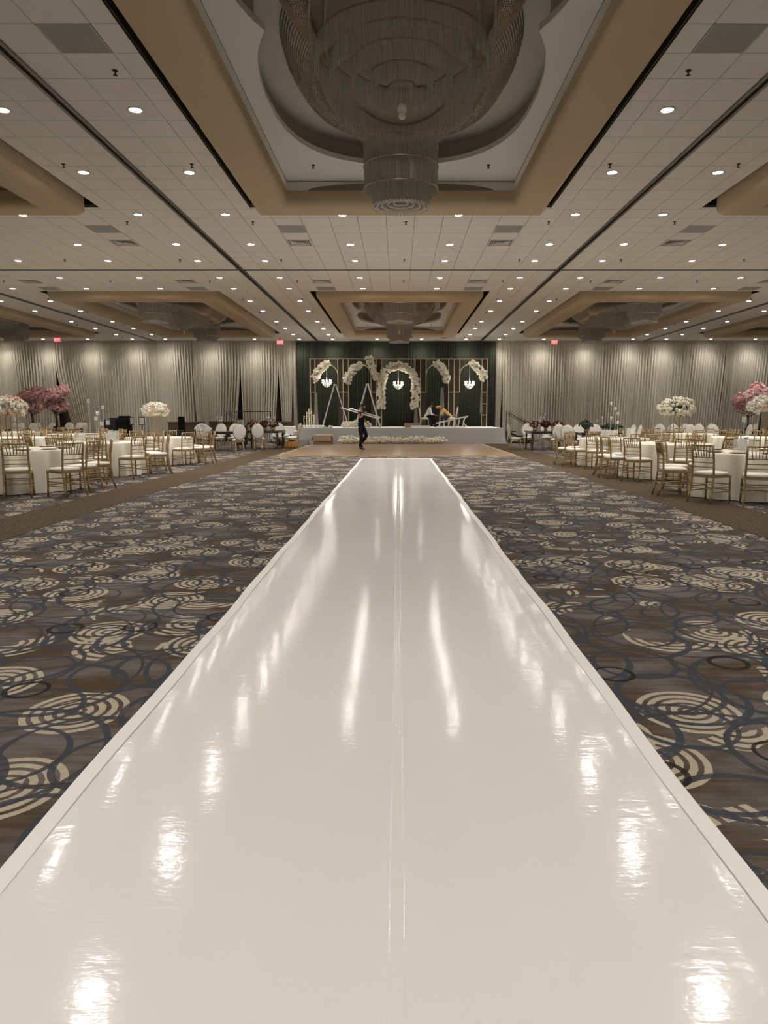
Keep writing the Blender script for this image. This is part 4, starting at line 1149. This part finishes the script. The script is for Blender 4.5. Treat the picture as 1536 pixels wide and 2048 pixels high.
MB().box((0, .36, .60), (1.1, .18, .50)).build('backrest', 'white_fabric', sf, bevel=.06)
for sx in (-.55, .55): MB().box((sx, 0, .42), (.14, .8, .42)).build('armrest', 'white_fabric', sf, bevel=.05)
MB().box((0, 0, .17), (1.14, .78, .12)).build('frame', 'white_fabric', sf)
for sx in (-.48, .48):
    for sy in (-.32, .32): MB().box((sx, sy, .055), (.05, .05, .11)).build('leg', 'gold_metal', sf)
rk = thing('pipe_rack', 'thin dark pipe rail standing before the drapes behind the bouquets', 'rack', (0, 36.3, 0))
a, b = PY(472, 823, 36.3), PY(541, 823, 36.3)
MB().tube([(a.x, 0, a.z), (b.x, 0, b.z)], .022, 8).build('rail', 'black_metal', rk)
for q in (a, b):
    MB().tube([(q.x, 0, .02), (q.x, 0, q.z)], .02, 8).build('upright', 'black_metal', rk); MB().box((q.x, 0, .01), (.4, .4, .02)).build('base', 'black_metal', rk)
fk = thing('wire_stand', 'empty square gold wire stand in front of the cream drapes', 'stand', (PY(159, 830, 36.6).x, 36.6, 0))
for sx in (-.21, .21):
    for sy in (-.21, .21): MB().box((sx, sy, .99), (.025, .025, 1.98)).build('post', 'gold_metal', fk)
for z in (.02, 1.25, 1.97):
    m = MB()
    for k in range(4): m.box((.21*math.cos(k*PI/2), .21*math.sin(k*PI/2), z), (.42, .02, .02) if k % 2 else (.02, .42, .02))
    m.build('cross_ring', 'gold_metal', fk)
bc = thing('covered_cabinet', 'black cloth covered cabinet standing before the cream drapes', 'cabinet', (PY(242, 850, 30).x, 30.4, 0))
MB().box((0, 0, .62), (.50, .5, 1.24)).build('lower_cover', 'black_cloth', bc, bevel=.05)
MB().box((0, 0, 1.12), (.62, .55, .30)).build('upper_cover', 'black_cloth', bc, bevel=.08)
MB().box((0, 0, 1.315), (.40, .4, .10)).build('top_case', 'black_cloth', bc, bevel=.03)
bs = thing('black_speaker', 'small black equipment stack with a white paper beside the covered cabinet', 'equipment', (PY(212, 850, 30).x, 30.6, 0))
MB().box((0, 0, .6), (.55, .4, 1.2)).build('case', 'black', bs, bevel=.02); MB().box((-.08, -.21, 1.08), (.16, .012, .2)).build('paper', 'white_gloss', bs); MB().box((.12, 0, 1.24), (.3, .3, .08)).build('lid', 'black', bs)
def sign(px, py, Y, rz, label, face):
    q = PY(px, py, Y); t = thing('sign_stand', label, 'sign', (q.x, Y, 0), rz); z = q.z
    MB().tube([(0, .02, .02), (0, .02, z-.1)], .016, 8).build('pole', 'black_metal', t); MB().lathe([(.001, 0), (.16, 0), (.16, .015), (.001, .02)], 18).build('base', 'black_metal', t)
    MB().box((0, 0, z), (.24, .025, .32)).build('frame', 'black', t); f = MB().box((0, -.015, z), (.19, .008, .26)).build('paper', 'white_gloss', t)
    if face:
        for k, w_ in enumerate((.10, .13, .08, .13, .11)): MB().box((0, -.0195, z+.08-.04*k), (w_, .002, .011)).build('text_line', 'grey_panel', f)
sign(283.5, 842, 29.5, 0, 'black sign stand with a white printed notice facing the aisle', True)
sign(263, 842, 29.8, 1.25, 'black sign stand turned edge-on beside the covered cabinet', False)
kt = thing('picture_stand', 'small white framed picture on a dark pedestal before the handrail stair', 'picture', (PY(480, 840, 33.5).x, 33.6, 0))
MB().box((0, 0, .45), (.55, .4, .9)).build('pedestal', 'black_cloth', kt, bevel=.03); MB().box((0, 0, 1.02), (.26, .03, .3)).build('frame', 'white_gloss', kt); MB().box((0, -.017, 1.02), (.18, .006, .22)).build('picture', 'grey_panel', kt)
lg = thing('luggage_case', 'flat black equipment case lying near the round flower table', 'case', (PY(348, 860, 25.5).x, 25.5, 0))
MB().box((0, 0, .40), (.55, .5, .8)).build('case_body', 'black', lg, bevel=.02); MB().box((0, 0, .83), (.6, .45, .05)).build('lid', 'black', lg, bevel=.01); MB().tube([(-.1, -.27, .6), (-.1, -.3, .6), (.1, -.3, .6), (.1, -.27, .6)], .01, 6).build('handle', 'black_metal', lg)
rd = thing('covered_chair', 'black garment draped over a high-backed chair near the bar counter', 'chair', (PY(363, 850, 31).x, 31.0, 0), .3)
MB().box((0, 0, .42), (.42, .42, .1)).build('seat', 'black_cloth', rd, bevel=.03); MB().box((0, .2, .86), (.30, .1, .95)).build('backrest', 'black_cloth', rd, bevel=.05)
for sx in (-.17, .17):
    for sy in (-.17, .17): MB().tube([(sx, sy, 0), (sx, sy, .4)], .016, 6).build('leg', 'black_metal', rd)

# ---- exit signs
def exit_sign(px, py, Y, label):
    q = PY(px, py, Y); t = thing('exit_sign', label, 'sign', (q.x, Y, q.z), group='red exit signs above the drapes')
    MB().box((0, 0, 0), (.34, .06, .22)).build('housing', 'exit_glow', t, bevel=.008)
    MB().tube([(0, 0, .11), (0, 0, ZC-q.z-.004)], .012, 6).build('hanger', 'black_metal', t)
    cu = bpy.data.curves.new('exit_text', 'FONT'); cu.body = 'EXIT'; cu.size = .16; cu.align_x = 'CENTER'; cu.align_y = 'CENTER'; cu.extrude = .003
    tmp = bpy.data.objects.new('exit_text_tmp', cu); C.objects.link(tmp); bpy.context.view_layer.update()
    me = bpy.data.meshes.new_from_object(tmp.evaluated_get(bpy.context.evaluated_depsgraph_get())); bpy.data.objects.remove(tmp)
    me.materials.clear(); me.materials.append(MAT['exit_text'])
    o = bpy.data.objects.new('lettering', me); C.objects.link(o); o.parent = t; o.location = (0, -.033, 0); o.rotation_euler = (PI/2, 0, 0)
exit_sign(114.5, 679.5, 38.3, 'red lit exit sign above the parted drape by the pink trees')
exit_sign(560, 684.5, 38.3, 'red lit exit sign at the end of the cream drapes before the green drapes')
exit_sign(1109, 684, 38.3, 'red lit exit sign above the cream drapes on the stair side')
pj = thing('ceiling_projector', 'small white box fixed under the ceiling above the green drapes', 'projector', (PY(887, 680, 37.6).x, 37.6, ZC))
MB().box((0, 0, -.14), (.42, .3, .14)).build('housing', 'white_gloss', pj, bevel=.02); MB().tube([(0, 0, 0), (0, 0, -.08)], .02, 8).build('mount', 'black_metal', pj); MB().box((0, -.152, -.14), (.3, .006, .05)).build('red_strip', 'exit_red', pj)

# ================================================================== PEOPLE
def skin_mesh(name, verts, edges, mat, parent, root=0, sub=2):
    me = bpy.data.meshes.new(name); bm = bmesh.new(); sk = bm.verts.layers.skin.verify()
    vs = []
    for i, (p, r) in enumerate(verts):
        v = bm.verts.new(p); v[sk].radius = (r, r) if not isinstance(r, tuple) else r; v[sk].use_root = (i == root); vs.append(v)
    for a, b in edges: bm.edges.new((vs[a], vs[b]))
    bm.to_mesh(me); bm.free(); me.materials.append(MAT[mat])
    o = bpy.data.objects.new(name, me); C.objects.link(o); o.parent = parent
    k = o.modifiers.new('skin', 'SKIN'); k.use_smooth_shade = True; k.branch_smoothing = .6
    sb = o.modifiers.new('sub', 'SUBSURF'); sb.levels = sub; sb.render_levels = sub
    return o
def person(name, label, loc, rz, J, shirt, trousers, hair='hair', beard=False, cap=None, shoes='black', sleeve=.55):
    """J: joint positions in local space, x right of the body, y forward, z up"""
    t = thing(name, label, 'person', loc, rz)
    V = lambda k: Vector(J[k])
    verts, edges = [], []
    def add(p, r, link=None):
        verts.append((Vector(p), r)); i = len(verts)-1
        if link is not None: edges.append((link, i))
        return i
    pel = add(V('pelvis'), (.085, .07)); wai = add(V('pelvis').lerp(V('chest'), .5), (.115, .085), pel); che = add(V('chest'), (.145, .10), wai); nk0 = add(V('neck'), .06, che)
    hd = V('head'); f = Vector(J['face']).normalized(); up = (hd-V('neck')).normalized()
    nk1 = add(V('neck').lerp(hd, .45), .052, nk0)
    h0 = add(hd-up*.06+f*.015, (.068, .075), nk1); h1 = add(hd+up*.02, (.078, .092), h0); h2 = add(hd+up*.09, (.06, .07), h1)
    add(hd-up*.01+f*.098, .014, h1); add(hd-up*.085+f*.06, .03, h0)
    for s_, sd in ((-1, 'l'), (1, 'r')):
        sh = add(V('sh_'+sd), .062, che); el = add(V('el_'+sd), .043, sh); wr = add(V('wr_'+sd), .03, el)
        d = (V('wr_'+sd)-V('el_'+sd)).normalized(); q = d.to_track_quat('Z', 'Y').to_matrix()
        pm = add(V('wr_'+sd)+d*.07, (.036, .02), wr)
        for k, (ox, ln) in enumerate(((-.03, .07), (-.01, .08), (.01, .075), (.03, .06))):
            b = add(V('wr_'+sd)+d*(.07+ln*.6)+q @ Vector((ox, 0, 0)), .0095, pm); add(V('wr_'+sd)+d*(.07+ln)+q @ Vector((ox, .03, 0)), .008, b)
        b = add(V('wr_'+sd)+d*.06+q @ Vector((-.05*s_, .01, 0)), .011, wr); add(V('wr_'+sd)+d*.1+q @ Vector((-.06*s_, .03, 0)), .009, b)
        hp = add(V('hip_'+sd), .058, pel); kn = add(V('kn_'+sd), .052, hp); an = add(V('an_'+sd), .04, kn)
        add(V('toe_'+sd), (.035, .025), an)
    skin_mesh('body', verts, edges, 'skin_tone', t, pel)
    # clothing
    vs = [(V('pelvis').lerp(V('chest'), -.28), (.180, .140)), (V('pelvis')+Vector((0, 0, .02)), (.172, .132)), (V('pelvis').lerp(V('chest'), .5), (.158, .12)), (V('chest'), (.185, .135)), (V('chest').lerp(V('neck'), .65), .09)]; es = [(0, 1), (1, 2), (2, 3), (3, 4)]
    for sd in ('l', 'r'):
        i = len(vs); vs += [(V('sh_'+sd), .08), (V('sh_'+sd).lerp(V('el_'+sd), min(1, sleeve)), .068)]; es += [(3, i), (i, i+1)]
        if sleeve > 1: vs.append((V('el_'+sd).lerp(V('wr_'+sd), sleeve-1), .05)); es.append((i+1, i+2))
    skin_mesh('shirt', vs, es, shirt, t, 0)
    vs = [(V('pelvis').lerp(V('chest'), .3), (.155, .118)), (V('pelvis')-Vector((0, 0, .04)), (.155, .115))]; es = [(0, 1)]
    for sd in ('l', 'r'):
        i = len(vs); vs += [(V('hip_'+sd), .112), (V('kn_'+sd), .078), (V('kn_'+sd).lerp(V('an_'+sd), .95), .062)]; es += [(1, i), (i, i+1), (i+1, i+2)]
    skin_mesh('trousers', vs, es, trousers, t, 0)
    for sd in ('l', 'r'):
        a, b = V('an_'+sd), V('toe_'+sd); d = (b-a); d.z = 0
        m = MB(); m.tube([a+Vector((0, 0, .02)), a.lerp(b, .4)+Vector((0, 0, .005)), b+d.normalized()*.04], [.052, .05, .03], 10); m.build('shoe', shoes, t, True)
    side = f.cross(up).normalized(); bk = -f
    m = MB(); n, mm = 14, 9; vsx = []
    for i in range(mm+1):
        th = PI*.62*i/mm
        for k in range(n):
            a = 2*PI*k/n; rr = 1.0
            v = up*math.cos(th)*.125+side*math.sin(th)*math.cos(a)*.098+bk*math.sin(th)*math.sin(a)*.112
            if math.sin(a) < 0 and th > .9: v = v*.80
            vsx.append(hd+up*.02+bk*.012+v)
    m.add(vsx, [(i*n+k, (i+1)*n+k, (i+1)*n+(k+1) % n, i*n+(k+1) % n) for i in range(mm) for k in range(n)])
    hr = m.build('cap' if cap else 'hair', cap or hair, t, True)
    if beard:
        m = MB(); m.ball(hd-up*.095+f*.062, .062, 10, 7, (1, 1, 1.1), .06); m.build('beard', hair, t, True)
    for s_ in (-1, 1): MB().ball(hd+up*.012+f*.084+side*.033*s_, .010, 8, 6).build('eye', 'white_gloss', t, True); MB().ball(hd-up*.0+side*.083*s_, .026, 8, 6, (.5, 1, 1.2)).build('ear', 'skin_tone', t, True)
    return t
# walking man with the poles (faces +X in the picture, turned a little to the camera)
pw = PT(722.5, 900.5)
JW = dict(pelvis=(0, 0, .98), chest=(0, .03, 1.36), neck=(0, .05, 1.55), head=(0, .09, 1.70), face=(.25, 1, -.1),
          sh_l=(-.19, .03, 1.47), el_l=(-.29, -.06, 1.22), wr_l=(-.24, .12, 1.06), sh_r=(.19, .03, 1.47), el_r=(.30, .12, 1.25), wr_r=(.13, .22, 1.42),
          hip_l=(-.095, 0, .93), kn_l=(-.10, .20, .55), an_l=(-.09, -.10, .22), toe_l=(-.09, -.02, .10),
          hip_r=(.095, 0, .93), kn_r=(.09, .07, .50), an_r=(.075, -.02, .08), toe_r=(.085, .14, .03))
wm = person('person', 'bearded person in black clothes walking with silver poles on the shoulder', (pw.x, pw.y, .024), math.radians(-118), JW, 'shirt_black', 'shirt_black', beard=True)
pt = thing('pole_bundle', 'pair of long silver poles carried on the walking person\'s shoulder', 'poles', (0, 0, 0))
YP = pw.y-.16
A, B = PY(681.5, 815.5, YP), PY(758.5, 838, YP); A2, B2 = PY(697, 816, YP+.34), PY(761, 835, YP+.34)
MB().tube([A, B], .028, 8).build('pole', 'aluminium', pt, True); MB().tube([A2, B2], .026, 8).build('pole', 'aluminium', pt, True); MB().bar(B.lerp(A, .03), B2.lerp(A2, .03), .04).build('cross_link', 'aluminium', pt)
# seated people on the stage
def seated(k, nz, hz_): return dict(pelvis=(0, 0, .55), chest=(0, .30*k, .88), neck=(0, .44*k, nz), head=(0, .58*k, hz_), face=(0, .75, -.65),
          sh_l=(-.18, .33*k, nz-.06), el_l=(-.22, .46*k, .68), wr_l=(-.08, .45, .62), sh_r=(.18, .33*k, nz-.06), el_r=(.22, .46*k, .68), wr_r=(.08, .45, .62),
          hip_l=(-.10, .02, .53), kn_l=(-.15, .42, .52), an_l=(-.14, .36, .09), toe_l=(-.15, .5, .035), hip_r=(.10, .02, .53), kn_r=(.15, .42, .52), an_r=(.14, .36, .09), toe_r=(.15, .5, .035))
pA = PY(853, 852, 36.2); pB = PY(900, 852, 36.2)
ovals([(pA.x-.06, 36.4, -90)], 'white oval-backed chair under the person in the white shirt on stage', 'oval chair on stage, white shirt', SZ)
ovals([(pB.x+.08, 36.4, 90)], 'white oval-backed chair under the person in the tan shirt on stage', 'oval chair on stage, tan shirt', SZ)
person('person', 'person in a white shirt with dark hair bending forward on a stage chair', (pA.x, 36.4, SZ), -PI/2, seated(.5, 1.05, 1.13), 'shirt_white', 'shirt_black', sleeve=1.5)
person('person', 'person in a tan shirt and orange cap bending forward on a stage chair', (pB.x, 36.4, SZ), PI/2, seated(1.0, .98, 1.02), 'shirt_tan', 'denim', cap='cap_orange', sleeve=1.4)
